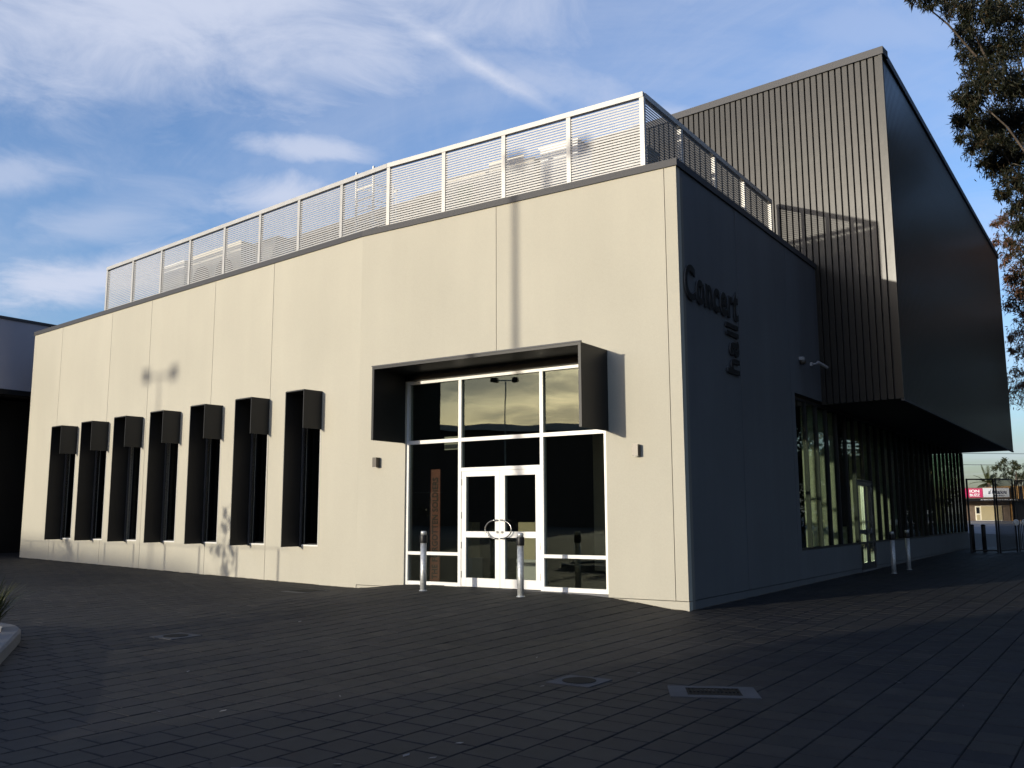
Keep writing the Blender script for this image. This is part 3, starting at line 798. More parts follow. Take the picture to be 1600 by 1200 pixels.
# ------------------------------------------------------------------ covers in the paving
def on_ground(x, y, rot): return T(x, y, gz(x, y)) @ Matrix(((1,0,0,0),(0,1,0,0),(gv.x,gv.y,1,0),(0,0,0,1))) @ RZ(rot)
aS = math.atan2(dS.y, dS.x)
def lid_cover(x, y, size, label, r=.16):
    F = on_ground(x, y, aS); o = tag(empty('inspection_cover', F), label, 'cover', 'covers set in the paving')
    h = size/2
    obj('concrete_surround', MB().prism([(-h,-h),(h,-h),(h,h),(-h,h)], -.03, .006), m_pad, o, F)
    obj('lid', MB().lathe([(r, -.01), (r, .012), (r*.95, .013)], 28), m_iron, o, F)
    obj('lid_ring', MB().lathe([(r+.03, -.01), (r+.03, .0075), (r+.004, .0078)], 28), m_pad, o, F)
lid_cover(.62, 8.93, .46, 'round iron lid in a square concrete surround left of the slotted grate')
lid_cover(-4.17, 11.68, .44, 'round iron lid in a concrete surround out in the paving left of the bollards', .15)
gF = on_ground(1.77, 8.44, 0.02 - .13)
gr = tag(empty('drain_grate', gF), 'rectangular slotted iron drain grate in a concrete surround', 'drain', 'covers set in the paving')
fr_ = MB()
for a in ((-.385, .385, .16, .255), (-.385, .385, -.255, -.16), (-.385, -.23, -.16, .16), (.24, .385, -.16, .16)): fr_.box(a[0], a[1], a[2], a[3], -.03, .006)
obj('concrete_surround', fr_, m_pad, gr, gF)
obj('pit', MB().box(-.23, .24, -.16, .16, -.06, -.0415+.043), m_iron, gr, gF)
for k in range(14): obj('bar', MB().box(-.222 + k*.0345, -.208 + k*.0345, -.16, .16, .0, .0065), m_iron, gr, gF)
for y in (-.155, 0, .155): obj('cross_bar', MB().box(-.23, .24, y-.008, y+.008, .0, .0072), m_iron, gr, gF)
dF = on_ground(-4.0, 18.1, aS)
o = tag(empty('floor_drain', dF), 'dark square drain cover close to the foot of the cream wall', 'drain', 'covers set in the paving')
obj('frame', MB().box(-.32, .32, -.32, .32, -.03, .005), m_pad, o, dF)
obj('plate', MB().box(-.26, .26, -.26, .26, .0, .009), m_iron, o, dF)
sF = on_ground(-1.56, 5.80, aS + .6)
o = obj('paving_slab', MB().prism([(-.2,-.2),(.2,-.2),(.2,.2),(-.2,.2)], -.03, .008), m_slab, None, sF)
tag(o, 'pale concrete slab corner showing at the bottom edge of the paving', 'slab')

lit = MB(); lr = random.Random(11)
for k in range(30):
    y = lr.uniform(5.5, 14); x = lr.uniform(-.4, .55)*y
    if inside(x, y, .3): continue
    z = gz(x, y) + .004; a = lr.uniform(0, 6.3); l = lr.uniform(.012, .035); w = l*lr.uniform(.25, .6)
    ca, sa = math.cos(a), math.sin(a)
    q = [(-l,-w,0),(l*.6,-w*.8,.004),(l,w*.4,.012),(-l*.5,w,.004)]
    lit.add([(x+ca*i-sa*j, y+sa*i+ca*j, z+kz) for i, j, kz in q], [(0,1,2),(0,2,3)])
kind(put('leaf_litter', mesh_of('leaf_litter', lit, m_litter), I4), 'stuff')

m_grit = mat('brown_grit', (.10, .075, .048), .95, noise=(30, .5))
gr_ = random.Random(23); db = MB()
for fr, L0, L1, sg_2 in ((FA, .05, 1.35, 1), (FA, 5.95, 7.05, 1), (FB, .05, 16.1, 1), (FS, .1, 10.8, -1), (FS, 12.7, 28.5, -1)):
    x = L0; pts_ = []
    while x < L1:
        w = max(.006, gr_.gauss(.032, .022)); pts_.append((x, w)); x += gr_.uniform(.05, .22)
    for (xa, wa), (xb, wb) in zip(pts_, pts_[1:]):
        q = []
        for xx, yy in ((xa, .002), (xb, .002), (xb, wb), (xa, wa)):
            v = fr @ Vector((xx, sg_2*(yy-.012), 0)); q.append((v.x, v.y, gz(v.x, v.y)+.005))
        db.add(q, [(0,1,2,3)])
kind(put('grit', mesh_of('grit', db, m_grit), I4), 'stuff')

# ------------------------------------------------------------------ planter island at the left edge
ic = Vector((-7.25, 10.62, 0)); iax = Vector((.37, -.93, 0)).normalized(); ipx = Vector((-iax.y, iax.x, 0)); ir = 1.52; il = 4.5
def capsule(r, n=20):
    pts = []
    for k in range(n+1):
        a = -math.pi/2 + math.pi*k/n
        pts.append(ic + (-iax*math.cos(a) + ipx*math.sin(a))*r)
    for k in range(n+1):
        a = math.pi/2 + math.pi*k/n
        pts.append(ic + iax*il + (-iax*math.cos(a) + ipx*math.sin(a))*r)
    return pts
isl = tag(empty('planter_bed', T(ic.x, ic.y, gz(ic.x, ic.y))), 'rounded concrete kerb island with bark mulch at the left edge', 'planter')
o1, o2 = capsule(ir), capsule(ir-.20)
n = len(o1); kb = MB()
vs_ = []
for r_, dz in ((ir, -.1), (ir, .12), (ir-.025, .145), (ir-.185, .15), (ir-.20, .135), (ir-.20, -.1)):
    vs_ += [(p.x, p.y, gz(p.x, p.y)+dz) for p in capsule(r_)]
fs_ = []
for j in range(5):
    for k in range(n): fs_.append((j*n+k, j*n+(k+1)%n, (j+1)*n+(k+1)%n, (j+1)*n+k))
kb.add(vs_, fs_)
obj('kerb', kb, m_kerb, isl)
obj('mulch', MB().add([(p.x, p.y, gz(p.x, p.y)+.09) for p in o2], [tuple(range(n))]), m_soil, isl)
def strap_plant(x, y, n, h, sd, label):
    r_ = random.Random(sd); mb = MB(); z0 = gz(x, y)+.09
    for k in range(n):
        a = r_.uniform(0, 2*math.pi); L_ = h*r_.uniform(.6, 1.1); lean = r_.uniform(.25, 1.0); w = r_.uniform(.008, .014)
        d = Vector((math.cos(a), math.sin(a), 0)); s_ = Vector((-d.y, d.x, 0))*w
        b = Vector((x, y, z0)) + d*r_.uniform(0, .08)
        pts = [b + d*(lean*L_*t*t*.8) + Vector((0, 0, L_*(t - .45*lean*t*t))) for t in (0, .35, .7, 1)]
        v = []
        for i, p in enumerate(pts):
            ww = (1, .9, .6, .05)[i]; v += [p - s_*ww, p + s_*ww]
        mb.add(v, [(0,1,3,2),(2,3,5,4),(4,5,7,6)])
    o = tag(empty('strappy_plant', T(x, y, z0)), label, 'plant', 'strappy plants in the kerb island')
    kind(obj('leaves', mb, m_grass, o), 'stuff'); return o
strap_plant(-6.24, 11.25, 150, .78, 1, 'tufted strappy green plant at the rounded end of the kerb island')
strap_plant(-6.95, 10.4, 150, .9, 2, 'tufted strappy plant behind the kerb farther into the island')
strap_plant(-6.4, 9.4, 130, .8, 3, 'low strappy plant along the straight kerb of the island')

strap_plant(-7.6, 9.2, 130, .85, 4, 'strappy plant in the middle of the kerb island')
strap_plant(-6.3, 7.6, 120, .8, 5, 'strappy plant at the near side of the kerb island')

# ------------------------------------------------------------------ neighbour on the left
NP = Vector((-16.63, 30.25, 0)); FN = frame(NP, dS)       # x away along its face, y to its left (into it)
nb_ = tag(empty('neighbour_building', FN @ T(6, 4, .3)), 'blue grey block with dark recessed lower storey behind the left end of the hall', 'building')
obj('upper_storey', MB().box(-4, 22, 0, 14, 5.72, 8.05), m_neigh, nb_, FN)
obj('parapet_cap', MB().box(-4.04, 22, -.04, 14, 8.052, 8.14), m_coping, nb_, FN)
obj('fascia', MB().box(-4.02, 22, -.02, .3, 5.55, 5.718), m_black, nb_, FN)
obj('lower_storey', MB().box(-3.6, 22, 1.6, 14, -.3, 5.54), m_black, nb_, FN)
for k in range(6): obj('column', MB().box(-3.2+k*4.6, -2.9+k*4.6, .3, .6, -.2, 5.54), m_black, nb_, FN)

# ------------------------------------------------------------------ foliage
def leaf_cloud(clumps, ln, wd, seed, droop=.7):
    """Leaf-sized blades through each clump (x,y,z,r,n); returns verts, faces."""
    g_ = np.random.default_rng(seed); V = []; F = []
    for (x, y, z, r, n) in clumps:
        # a clump is several small hanging sprays
        ns = max(3, int(n/26)); sp_ = g_.normal(size=(ns, 3)); sp_ /= np.linalg.norm(sp_, axis=1)[:, None]
        sp_ *= (g_.random(ns)**.45)[:, None]*r*np.array([1, 1, .85])
        w_ = g_.integers(0, ns, n)
        p = sp_[w_] + g_.normal(size=(n, 3))*r*np.array([.13, .13, .17]) + np.array([x, y, z])
        d = g_.normal(size=(n, 3)); d[:, 2] -= droop*1.6; d /= np.linalg.norm(d, axis=1)[:, None]
        s_ = np.cross(d, g_.normal(size=(n, 3))); s_ /= np.linalg.norm(s_, axis=1)[:, None]
        l = ln*g_.uniform(.6, 1.25, n)[:, None]; w = wd*g_.uniform(.7, 1.3, n)[:, None]
        up_ = np.cross(s_, d)*w*.5
        q = np.stack([p, p + d*l*.42 + s_*w + up_, p + d*l, p + d*l*.42 - s_*w + up_], 1)
        b = len(V)*0 + sum(len(a) for a in V)
        V.append(q.reshape(-1, 3))
        F.append((np.arange(n)[:, None]*4 + np.array([0, 1, 2, 3])) + b)
    return np.concatenate(V), np.concatenate(F)
def leaf_obj(name, clumps, ln, wd, seed, m, parent, droop=.7):
    v, f = leaf_cloud(clumps, ln, wd, seed, droop)
    me = bpy.data.meshes.new(name); me.from_pydata(v.tolist(), [], f.tolist()); me.materials.append(m)
    o = put(name, me, I4, parent); o['kind'] = 'stuff'; return o
def limb(mb, a, b, r0_, r1_, sag=.2, seed=0, n=7):
    q = random.Random(seed); a, b = Vector(a), Vector(b); pts = []
    for i in range(6):
        t = i/5; p = a.lerp(b, t); k = math.sin(math.pi*t)
        p += Vector((q.uniform(-1,1), q.uniform(-1,1), q.uniform(-.2,1)))*sag*k
        pts.append(p)
    mb.tube(pts, [r0_ + (r1_-r0_)*i/5 for i in range(6)], n)
def make_tree(name, base, clumps, ln, wd, seed, lm, label, cat='tree', grp=None, top=None, r=.35, fork=.45):
    bx, by = base; bz = gz(bx, by)
    o = tag(empty(name, T(bx, by, bz)), label, cat, grp)
    tz = top or max(c[2] for c in clumps)*.8
    tb = MB()
    tp = [Vector((bx, by, bz-.2)), Vector((bx+.08, by, bz+tz*.3)), Vector((bx-.1, by+.1, bz+tz*.6)), Vector((bx+.1, by, bz+tz))]
    tb.tube(tp, [r*1.15, r*.9, r*.65, r*.3], 12)
    obj('trunk', tb, m_bark, o, smooth=True)
    lb = MB()
    for i, c in enumerate(clumps):
        if i % 3 and len(clumps) > 14: continue
        t = min(.97, max(fork*.6, (c[2]*.72-bz)/tz))
        k = t*3; j = min(2, int(k)); a = tp[j].lerp(tp[j+1], k-j)
        limb(lb, a, (c[0], c[1], c[2]), r*.20, .010, .55, seed*97+i, 6)
    obj('branches', lb, m_bark, o, smooth=True)
    leaf_obj('crown', clumps, ln, wd, seed, lm, o)
    return o
def pix(x, y, Y):                                         # a place seen from the path, Y metres ahead
    d = rt*((x-800)/1434) + up*((600-y)/1434) + fw
    return Vector((0, 0, H)) + d*(Y/d.y)
def clumps_at(lst, Y, jit, seed, dens):
    q = random.Random(seed); out = []
    for x, y, r in lst:
        yy = Y + q.uniform(-jit, jit); p = pix(x, y, yy); rr = r/1434*yy
        out.append((p.x, p.y, p.z, rr, int(dens*rr**2)+20))
    return out
near = [(1425,-8,14),(1452,0,18),(1480,-6,24),(1500,14,26),(1535,25,36),(1575,15,36),(1510,52,24),(1512,78,20),(1545,75,32),(1585,70,36),(1532,112,30),(1503,150,18),
        (1520,150,28),(1560,130,34),(1592,135,32),(1497,182,14),(1512,188,22),(1545,185,34),(1585,190,36),(1506,212,13),(1528,222,22),(1562,228,28),
        (1592,240,30),(1540,252,14),(1556,262,18),(1585,280,26),(1570,300,16),(1594,318,20),(1600,350,20)]
cl1 = clumps_at(near, 22, 1.1, 4, 5600)
q_ = random.Random(5)
for k in range(26):                                       # the rest of the crown, beyond the frame
    a = q_.uniform(0, 6.28); rr = q_.uniform(1, 3.6)
    cl1.append((15.6+rr*math.cos(a)*.8, 22.5+rr*math.sin(a), q_.uniform(7.5, 16), q_.uniform(.8, 1.2), 1500))
make_tree('eucalyptus_tree', (15.6, 22.6), cl1, .16, .016, 21, m_leaf, 'tall drooping eucalyptus at the upper right beside the dark box', grp='eucalyptus trees right of the hall', r=.36, top=11)
red = [(1558,350,10),(1572,343,14),(1590,350,16),(1563,375,14),(1585,385,20),(1570,405,14),(1592,420,18),(1575,435,14),(1592,455,16),(1580,480,13),
       (1597,490,14),(1590,520,14),(1598,550,13),(1586,545,8),(1594,580,12),(1600,600,8)]
cl2 = clumps_at(red[:9], 43, 1.5, 6, 1300)
cl2b = clumps_at(red[9:], 43, 1.5, 7, 1100)
for k in range(14):
    cl2.append((27.5+q_.uniform(-2.5, 3), 43+q_.uniform(-2.5, 2.5), q_.uniform(7.5, 16), q_.uniform(1.0, 1.5), 1100))
make_tree('russet_tree', (27.5, 43.0), cl2 + cl2b, .24, .022, 31, m_leaf_red, 'russet brown tree at the right edge beyond the end of the dark box', r=.4, top=11)
# unseen street trees added right of the frame; their crowns block sky light
ST = ((12.6, 9.0, 7.0, 15, 4.6, 'tall unseen eucalyptus nearest the side wall, added to shade it'), (18.0, 15.5, 4.5, 15, 4.2, 'broad unseen eucalyptus opposite the lettered wall, added to shade it'),
      (17.0, 4.0, 5.0, 14, 4.4, 'unseen eucalyptus right of the viewpoint, added to shade the side wall'), (24.5, 25.5, 2.5, 20, 4.4, 'unseen eucalyptus opposite the glass wall, added to block sky reflections'),
      (29.5, 35.0, 2.5, 22, 4.0, 'unseen eucalyptus near the fence, added to block sky reflections'), (33.5, 45.5, 2.0, 28, 5.0, 'large unseen eucalyptus right of the russet tree, added to darken the box side'),
      (39.5, 56.0, 2.0, 31, 5.5, 'large unseen eucalyptus on the verge, added to darken the box side'), (46.5, 67.0, 2.0, 25, 6.0, 'farthest unseen eucalyptus on the verge, added to darken the box side'))
for k, (x, y, lo, hi, rad, lab) in enumerate(ST):
    c = []
    while len(c) < (50 if y < 30 else 84):
        u = Vector((q_.gauss(0, 1), q_.gauss(0, 1), q_.gauss(0, 1))).normalized()*q_.random()**.4
        p = Vector((x+u.x*rad, y+u.y*rad, (lo+hi)/2+u.z*(hi-lo)/2))
        if p.x-1.3 < .565*p.y and p.z-1.3 < 1.6+.60*p.y: continue
        c.append((p.x, p.y, p.z, q_.uniform(1.1, 1.5)*(1 if y < 40 else 1.25), 420))
    make_tree('eucalyptus_tree', (x+.8, y), c, .34, .06, 41+k, m_leaf, lab, grp='eucalyptus trees right of the hall', top=hi*.8)

hb_ = []  # unseen shrub belt, added to keep bright sky out of the side glass
for k in range(170):
    t = q_.random(); hb_.append((23.5+t*27+q_.uniform(-1.2, 1.2), 17+t*52+q_.uniform(-1.2, 1.2), q_.uniform(.4, 5.6), q_.uniform(1.0, 1.6), 260))
hb_ = [c for c in hb_ if c[0]-c[3]-.4 > .575*c[1]]
sb = tag(empty('shrub_belt', T(32, 36, 0)), 'unseen shrub belt added right of the glass wall to darken its reflections', 'shrubs')
leaf_obj('foliage', hb_, .3, .07, 81, m_leaf_far, sb, .3)
# ------------------------------------------------------------------ steel gate at the far end of the side wall
m_mesh = mat('black_mesh', (.012, .012, .013), .5)
def gate_panel(p, q, z1, mesh, label, kind_='gate', bw=.022):
    p, q = Vector(p), Vector(q); d = (q-p); w = d.length; d.normalize()
    F = frame(p, d) @ T(0, 0, gz(p.x, p.y)); o = tag(empty('steel_gate' if not mesh else 'mesh_fence', F), label, kind_)
    for x in (0, w-.05): obj('post', MB().box(x, x+.05, -.025, .025, -.05, z1), m_mesh, o, F)
    for z in (.06, z1-.05): obj('rail', MB().box(.05, w-.05, -.022, .022, z, z+.05), m_mesh, o, F)
    if mesh:
        mb = MB(); k = .07
        while k < w-.06: mb.box(k, k+bw, -.004, .004, .11, z1-.05); k += .062
        kind(obj('mesh_infill', mb, m_mesh, o, F), 'stuff')
    return o
gate_panel((16.86, 34.3, 0), (17.93, 34.38, 0), 2.72, False, 'open black steel gate frame beside the end of the glass wall')
gate_panel((17.99, 34.40, 0), (19.1, 35.25, 0), 2.74, True, 'dark mesh fence panel running back from the open gate', 'fence')
gate_panel((19.16, 35.25, 0), (22.0, 34.9, 0), 2.70, True, 'dark mesh fence panel at the right edge of the picture', 'fence', .036)
for (x, y, l) in ((17.30, 35.0, 'dark slim post just inside the open gate beside the gate upright'), (17.78, 35.1, 'dark slim post in the middle of the open gateway')):
    z = gz(x, y); o = tag(empty('dark_post', T(x, y, z)), l, 'bollard', 'dark posts inside the gate')
    obj('shaft', MB().lathe([(.075, -.1), (.075, .94), (.07, .96)], 14), m_mesh, o, T(x, y, z), True)
    obj('cap', MB().lathe([(.08, .96), (.08, 1.0), (.05, 1.03)], 14), m_black, o, T(x, y, z), True)
for (x, y, l) in ((18.97, 35.12, 'pale oval disc on the left side of the fence post'), (19.32, 35.18, 'pale oval disc on the right side of the fence post')):
    o = empty('fence_disc', T(x, y, 1.15)); tag(o, l, 'disc')
    obj('disc', MB().lathe([(.10, 0), (.12, .02), (.08, .05)], 18), m_acw, o, T(x, y-.12, 1.18) @ Matrix.Rotation(math.pi/2, 4, 'X'))
    obj('fixing', MB().box(-.02, .02, -.12, -.0, -.02, .02), m_galv, o, T(x, y, 1.18))

# ------------------------------------------------------------------ shops across the road
SZ = .62
FP = T(0, 120, SZ)                                         # x right, y away, z from the shop floor
shop = tag(empty('shop', T(62, 120, SZ)), 'low shop with pink and white fascia signs across the road', 'building')
m_shop = mat('shop_brick', (.16, .12, .09), .9, noise=(2, .2)); m_tan = mat('tan_blind', (.42, .36, .22), .8); m_cream = mat('cream_joinery', (.75, .72, .6), .6)
obj('wall', MB().box(52, 64.6, .3, 9, 0, 4.3), m_shop, shop, FP)
obj('parapet', MB().box(52, 64.6, .1, .298, 2.9, 4.25), m_shop, shop, FP)
obj('awning', MB().box(54, 64.5, -2.2, .098, 2.55, 2.8), m_black, shop, FP)
dr = obj('door', MB().box(60.05, 60.68, .2, .28, 0, 1.9), m_cream, shop, FP)
obj('pane', MB().box(60.16, 60.57, .17, .198, .95, 1.75), m_black, dr, FP); obj('pane', MB().box(60.16, 60.57, .17, .198, .12, .8), m_tan, dr, FP)
wn_ = obj('window', MB().box(60.72, 63.5, .22, .28, .02, 1.95), m_cream, shop, FP)
for k in range(18): obj('slat', MB().box(60.78+k*.15, 60.90+k*.15, .16, .218, .1, 1.9), m_tan, wn_, FP)
ps = tag(empty('pink_sign', FP @ T(60, .05, 3.1)), 'pink shop sign with white letters reading ION', 'sign')
m_pink = mat('pink_sign_face', (.55, .03, .12), .5); m_white = mat('white_print', (.85, .85, .85), .5); m_signw = mat('pale_sign_face', (.62, .64, .66), .5); m_navy = mat('navy_print', (.03, .035, .07), .5)
obj('board', MB().box(58.2, 61.05, -.02, .08, 3.02, 4.18), m_pink, ps, FP)
fit_text('lettering', 'ION', m_white, ps, FP @ T(0, -.022, 0), 59.35, 60.62, 3.63, 4.02, .02, .03)
fit_text('lettering', 'BUZZ', m_white, ps, FP @ T(0, -.022, 0), 59.35, 60.68, 3.15, 3.5, .02, .03)
ws = tag(empty('white_sign', FP @ T(63, .05, 3.1)), 'pale shop sign with dark slanted script beside the pink sign', 'sign')
obj('board', MB().box(61.12, 64.5, -.02, .08, 3.05, 4.22), m_signw, ws, FP)
fit_text('lettering', 'al Kreations', m_navy, ws, FP @ T(0, -.022, 0), 61.75, 64.2, 3.45, 4.02, .02, .01, .4)
fit_text('lettering', 'HAIR DESIGN', m_navy, ws, FP @ T(0, -.022, 0), 62.5, 63.9, 3.17, 3.34, .02)
fit_text('awning_lettering', 'ALTERATIONS  DEALS | SUITS  REPAIRS', m_white, shop, FP @ T(0, -2.203, 0), 59.6, 64.3, 2.6, 2.74, .01)
br = tag(empty('brown_shop', T(69, 119.6, SZ)), 'amber brown shopfront at the right edge beyond the mesh fence', 'building')
m_amber = mat('amber_brick', (.34, .19, .06), .85, noise=(3, .25))
obj('wall', MB().box(64.8, 76, .3, 9, 0, 4.5), m_amber, br, FP)
obj('awning', MB().box(64.8, 76, -2.0, .298, 2.55, 2.78), m_black, br, FP)
for k in range(7): obj('pilaster', MB().box(64.9+k*1.1, 65.1+k*1.1, .1, .298, 2.8, 4.45), m_black, br, FP)
obj('shopfront', MB().box(64.9, 75.8, .2, .298, .1, 2.5), m_black, br, FP)
# palm and dark layered tree behind the shops
px_, py_ = 67.5, 131.0; pz_ = gz(px_, py_)
pm = tag(empty('palm_tree', T(px_, py_, pz_)), 'spiky feather palm rising behind the pink sign', 'tree')
obj('trunk', MB().tube([(px_, py_, pz_), (px_+.1, py_, pz_+2.5), (px_, py_, pz_+5.2)], [.4, .34, .36], 10), m_bark, pm)
pq = random.Random(9)
for k in range(34):
    a = pq.uniform(0, 6.28); el_ = pq.uniform(-.3, 1.45); ln_ = pq.uniform(2.5, 3.4)
    d = Vector((math.cos(a)*math.cos(el_), math.sin(a)*math.cos(el_), math.sin(el_)))
    b = Vector((px_, py_, pz_+5.2)); mb = MB(); sd = Vector((-math.sin(a), math.cos(a), 0))
    pts = [b + d*ln_*t + Vector((0, 0, -1.1*t*t*math.cos(el_))) for t in (0, .2, .4, .6, .8, 1)]
    mb.tube(pts, [.035, .03, .025, .02, .012, .005], 4)
    for i in range(22):
        t = .12 + .86*i/21; j = min(4, int(t*5)); p = pts[j].lerp(pts[j+1], t*5-j); tn = (pts[j+1]-pts[j]).normalized()
        l = .5*math.sin(math.pi*min(1, t*.8+.15))+.08
        for s1 in (-1, 1):
            e = (sd*s1*.8 + tn*.75 + Vector((0, 0, -.12))).normalized()*l; w = Vector((0, 0, .022))+tn*.015
            mb.add([p-w, p+w, p+e], [(0,1,2)])
    obj('frond', mb, m_palm, pm)
lay = []
for (x, y, r) in ((1573,719,8),(1565,721,6),(1581,722,6),(1588,728,6),(1560,731,8),(1552,732,5),(1570,731,8),(1580,733,8),(1590,731,5),(1563,741,10),(1576,742,9),(1590,742,8),
                  (1598,740,8),(1555,746,7),(1585,750,9),(1599,750,8)):
    p = pix(x, y, 134); rr = r/1434*134; lay.append((p.x, p.y, p.z, rr, 170))
for k in range(10): lay.append((76+q_.uniform(-2, 6), 134+q_.uniform(-2, 2), q_.uniform(4, 8.5), 1.0, 150))
t_ = make_tree('layered_tree', (73.2, 134), lay, .34, .05, 51, m_leaf_far, 'dark layered tree behind the pale shop sign', r=.3, top=7, fork=.6)
hd_ = [(40+q_.uniform(0, 60), 142+q_.uniform(-3, 3), q_.uniform(1.5, 4.6), q_.uniform(1.2, 1.9), 130) for _ in range(34)]
hg = tag(empty('hedge', T(68, 142, 1)), 'dark hedge of shrubs behind the shops', 'hedge')
leaf_obj('foliage', hd_, .5, .09, 61, m_leaf_far, hg, .2)
# overhead wires
for i, (z0, z1, l) in enumerate(((8.6, 8.5, 'uppermost overhead wire beyond the gate'), (7.4, 7.2, 'lowest overhead wire beyond the gate'))):
    pts = [(20+k*10, 100, z0+(z1-z0)*k/10-1.1*math.sin(math.pi*k/10)*.6) for k in range(11)]
    tag(obj('overhead_wire', MB().tube(pts, .025, 5), m_mesh), l, 'wire', 'overhead wires across the road')

# ------------------------------------------------------------------ out of frame: what casts the shade and stands in the glass
m_brickd = mat('dark_brick', (.09, .06, .05), .9, noise=(1, .2))
m_brick = mat('building_render', (.30, .28, .26), .85, noise=(.8, .1))
oc = Vector((-20.6, -6.4, 0)); od = (-dA); ob = -dS  # unseen block, added so its corner casts the shade over the near paving
FOb = frame(oc, od)
of = tag(empty('shade_block', T(oc.x, oc.y, -.3)), 'unseen two storey block added behind the viewpoint to shade the foreground', 'building')
obj('wall', MB().box(0, 30, -12, 0, -.6, 7.2), m_brick, of, FOb)
obj('parapet_cap', MB().box(-.05, 30.05, -12.05, .05, 7.202, 7.32), m_coping, of, FOb)
for f_ in range(2):
    for k in range(9):
        w = obj('window', MB().box(1.2+k*3.2, 3.2+k*3.2, .002, .06, .9+f_*3.3, 2.4+f_*3.3), m_alu, of, FOb)
        obj('pane', MB().box(1.28+k*3.2, 3.12+k*3.2, .061, .066, .98+f_*3.3, 2.32+f_*3.3), m_black, w, FOb)
def lamp_post(x, y, h, rot, label, pr=1.0):
    z = gz(x, y)*0; F = T(x, y, z) @ RZ(rot)
    o = tag(empty('lamp_post', F), label, 'street lamp', 'car park lamp posts')
    obj('pole', MB().tube([(0,0,-.3),(0,0,h*.5),(0,0,h)], [.10*pr, .085*pr, .065*pr], 12), m_galv, o, F)
    obj('cross_arm', MB().box(-.52, .52, -.05, .05, h+.05, h+.13), m_acw, o, F)
    for s in (-1, 1):
        obj('lamp_head', MB().add([(s*.48,-.2,h-.06),(s*.92,-.2,h+.02),(s*.92,.2,h+.02),(s*.48,.2,h-.06),(s*.48,-.2,h+.28),(s*.92,-.2,h+.3),(s*.92,.2,h+.3),(s*.48,.2,h+.28)],
            [(0,3,2,1),(4,5,6,7),(0,1,5,4),(1,2,6,5),(2,3,7,6),(3,0,4,7)]), m_black, o, F)
    return o
hs = Vector((SUN_D.x, SUN_D.y, 0)).normalized()
lamp_post(-41.6, -.2, 10.5, R(127), 'twin headed lamp post standing in the car park', .6)
wp = FA @ Vector((3.25, 0, 0)) - hs*22
lamp_post(wp.x, wp.y, 11.4, R(127), 'twin headed lamp post nearer the hall', .85)
# saplings and a low railing whose shadows fall on the foot of the long wall
def sapling(s, back, h, label, sd, spread=.42, z_lo=.35):
    p = FB @ Vector((s, 0, 0)) - hs*back; q = random.Random(sd)
    c = [(p.x+q.gauss(0, spread*.55), p.y+q.gauss(0, spread*.55), h*(z_lo+(1-z_lo)*t/11), .34*(1.15-t/13), 90) for t in range(12)]
    make_tree('sapling', (p.x, p.y), c, .13, .022, sd, m_leaf, label, grp='saplings in the verge', r=.03, top=h*.85)
sapling(4.7, 13, 3.55, 'taller sapling in the verge left of the paving', 71)
sapling(12.9, 12, 2.5, 'bushy short sapling in the verge left of the paving', 72, .35, .5)
rl = tag(empty('railing', FB @ T(5, 9, .1)), 'steel post and rail barrier along the verge left of the paving', 'railing')
FR = FB @ T(-hs.dot(dB)*11, -hs.dot(nB)*11, 0)
obj('rail', MB().tube([(2.2, 0, 2.28), (8.9, 0, 2.28)], .009, 6), m_galv, rl, FR); obj('rail', MB().tube([(9, 0, 2.28), (16, 0, 2.28)], .009, 6), m_galv, rl, FR)
for k in range(9): obj('post', MB().box(2.6+k*1.6, 2.65+k*1.6, -.025, .025, -.2, 2.26), m_galv, rl, FR)
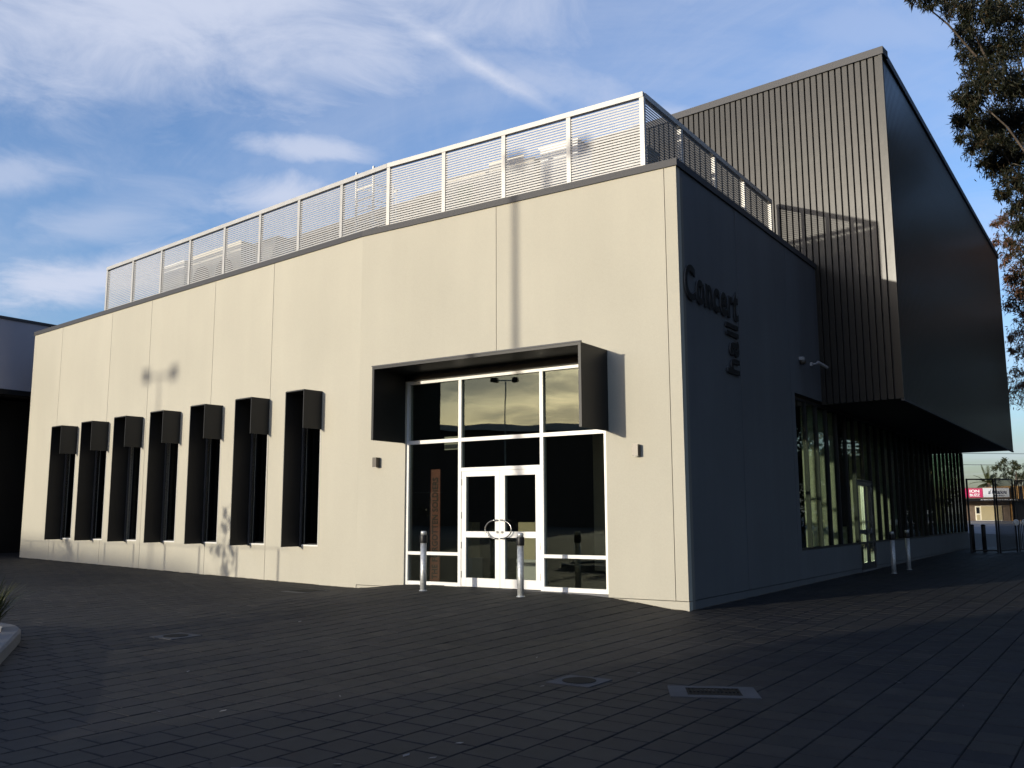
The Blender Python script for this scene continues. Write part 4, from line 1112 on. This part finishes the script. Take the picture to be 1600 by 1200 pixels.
# far side of the car park: low roofs and a tree line against the evening sky
bb = random.Random(17)
wh0, wh1 = Vector((-90, 6, 0)), Vector((-76, -30, 0)); wd_ = (wh1-wh0).normalized(); FW_ = frame(wh0, wd_)
wl = (wh1-wh0).length
wo_ = tag(empty('warehouse', T(-83, -12, 0)), 'long dark brick warehouse across the car park behind the viewpoint', 'building')
obj('wall', MB().box(0, wl, -16, 0, -1, 11.2), m_brickd, wo_, FW_)
obj('roof', MB().add([(-.5,.5,11.2),(wl+.5,.5,11.2),(wl+.5,-16.5,11.2),(-.5,-16.5,11.2),(-.5,-8,12.3),(wl+.5,-8,12.9)],
    [(0,1,2,3),(0,4,5,1),(2,5,4,3),(1,5,2),(3,4,0)]), m_roof, wo_, FW_)
for k in range(6): obj('roller_door', MB().box(2+k*6.2, 6+k*6.2, .001, .12, -.3, 4.6), m_brickd, wo_, FW_)
for k in range(6):
    az = R(-124 - 8*k); dist = 80 + bb.uniform(-4, 10)
    c = Vector((math.sin(az), math.cos(az), 0))*dist
    h_ = 6.4 + bb.uniform(-1.2, 1.4); w_ = 9
    F = frame(c, Vector((-math.cos(az), math.sin(az), 0)))
    o = tag(empty('far_house', F), ('low grey roofed house', 'low brown walled house', 'pale gabled house')[k % 3] + ' %s in the row across the car park' % ('first second third fourth fifth sixth'.split()[k]), 'house', 'houses across the car park')
    obj('wall', MB().box(-w_/2, w_/2, -5, 5, -2, h_-1.6), m_brick, o, F)
    obj('roof', MB().add([(-w_/2-.4,-5.4,h_-1.6),(w_/2+.4,-5.4,h_-1.6),(w_/2+.4,5.4,h_-1.6),(-w_/2-.4,5.4,h_-1.6),(-w_/2+1,0,h_),(w_/2-1,0,h_)],
        [(0,3,2,1),(0,1,5,4),(2,3,4,5),(1,2,5),(3,0,4)]), m_roof, o, F)
tl_ = []
for k in range(60):
    az = R(-96 - 62*bb.random()); dist = 100 + bb.uniform(0, 14)
    tl_.append((math.sin(az)*dist, math.cos(az)*dist, bb.uniform(1.5, 7.0), bb.uniform(1.6, 2.6), 90))
tlo = tag(empty('tree_belt', T(-92, -40, 0)), 'low belt of trees behind the houses across the car park', 'trees')
leaf_obj('foliage', tl_, .8, .2, 91, m_leaf_far, tlo, .2)
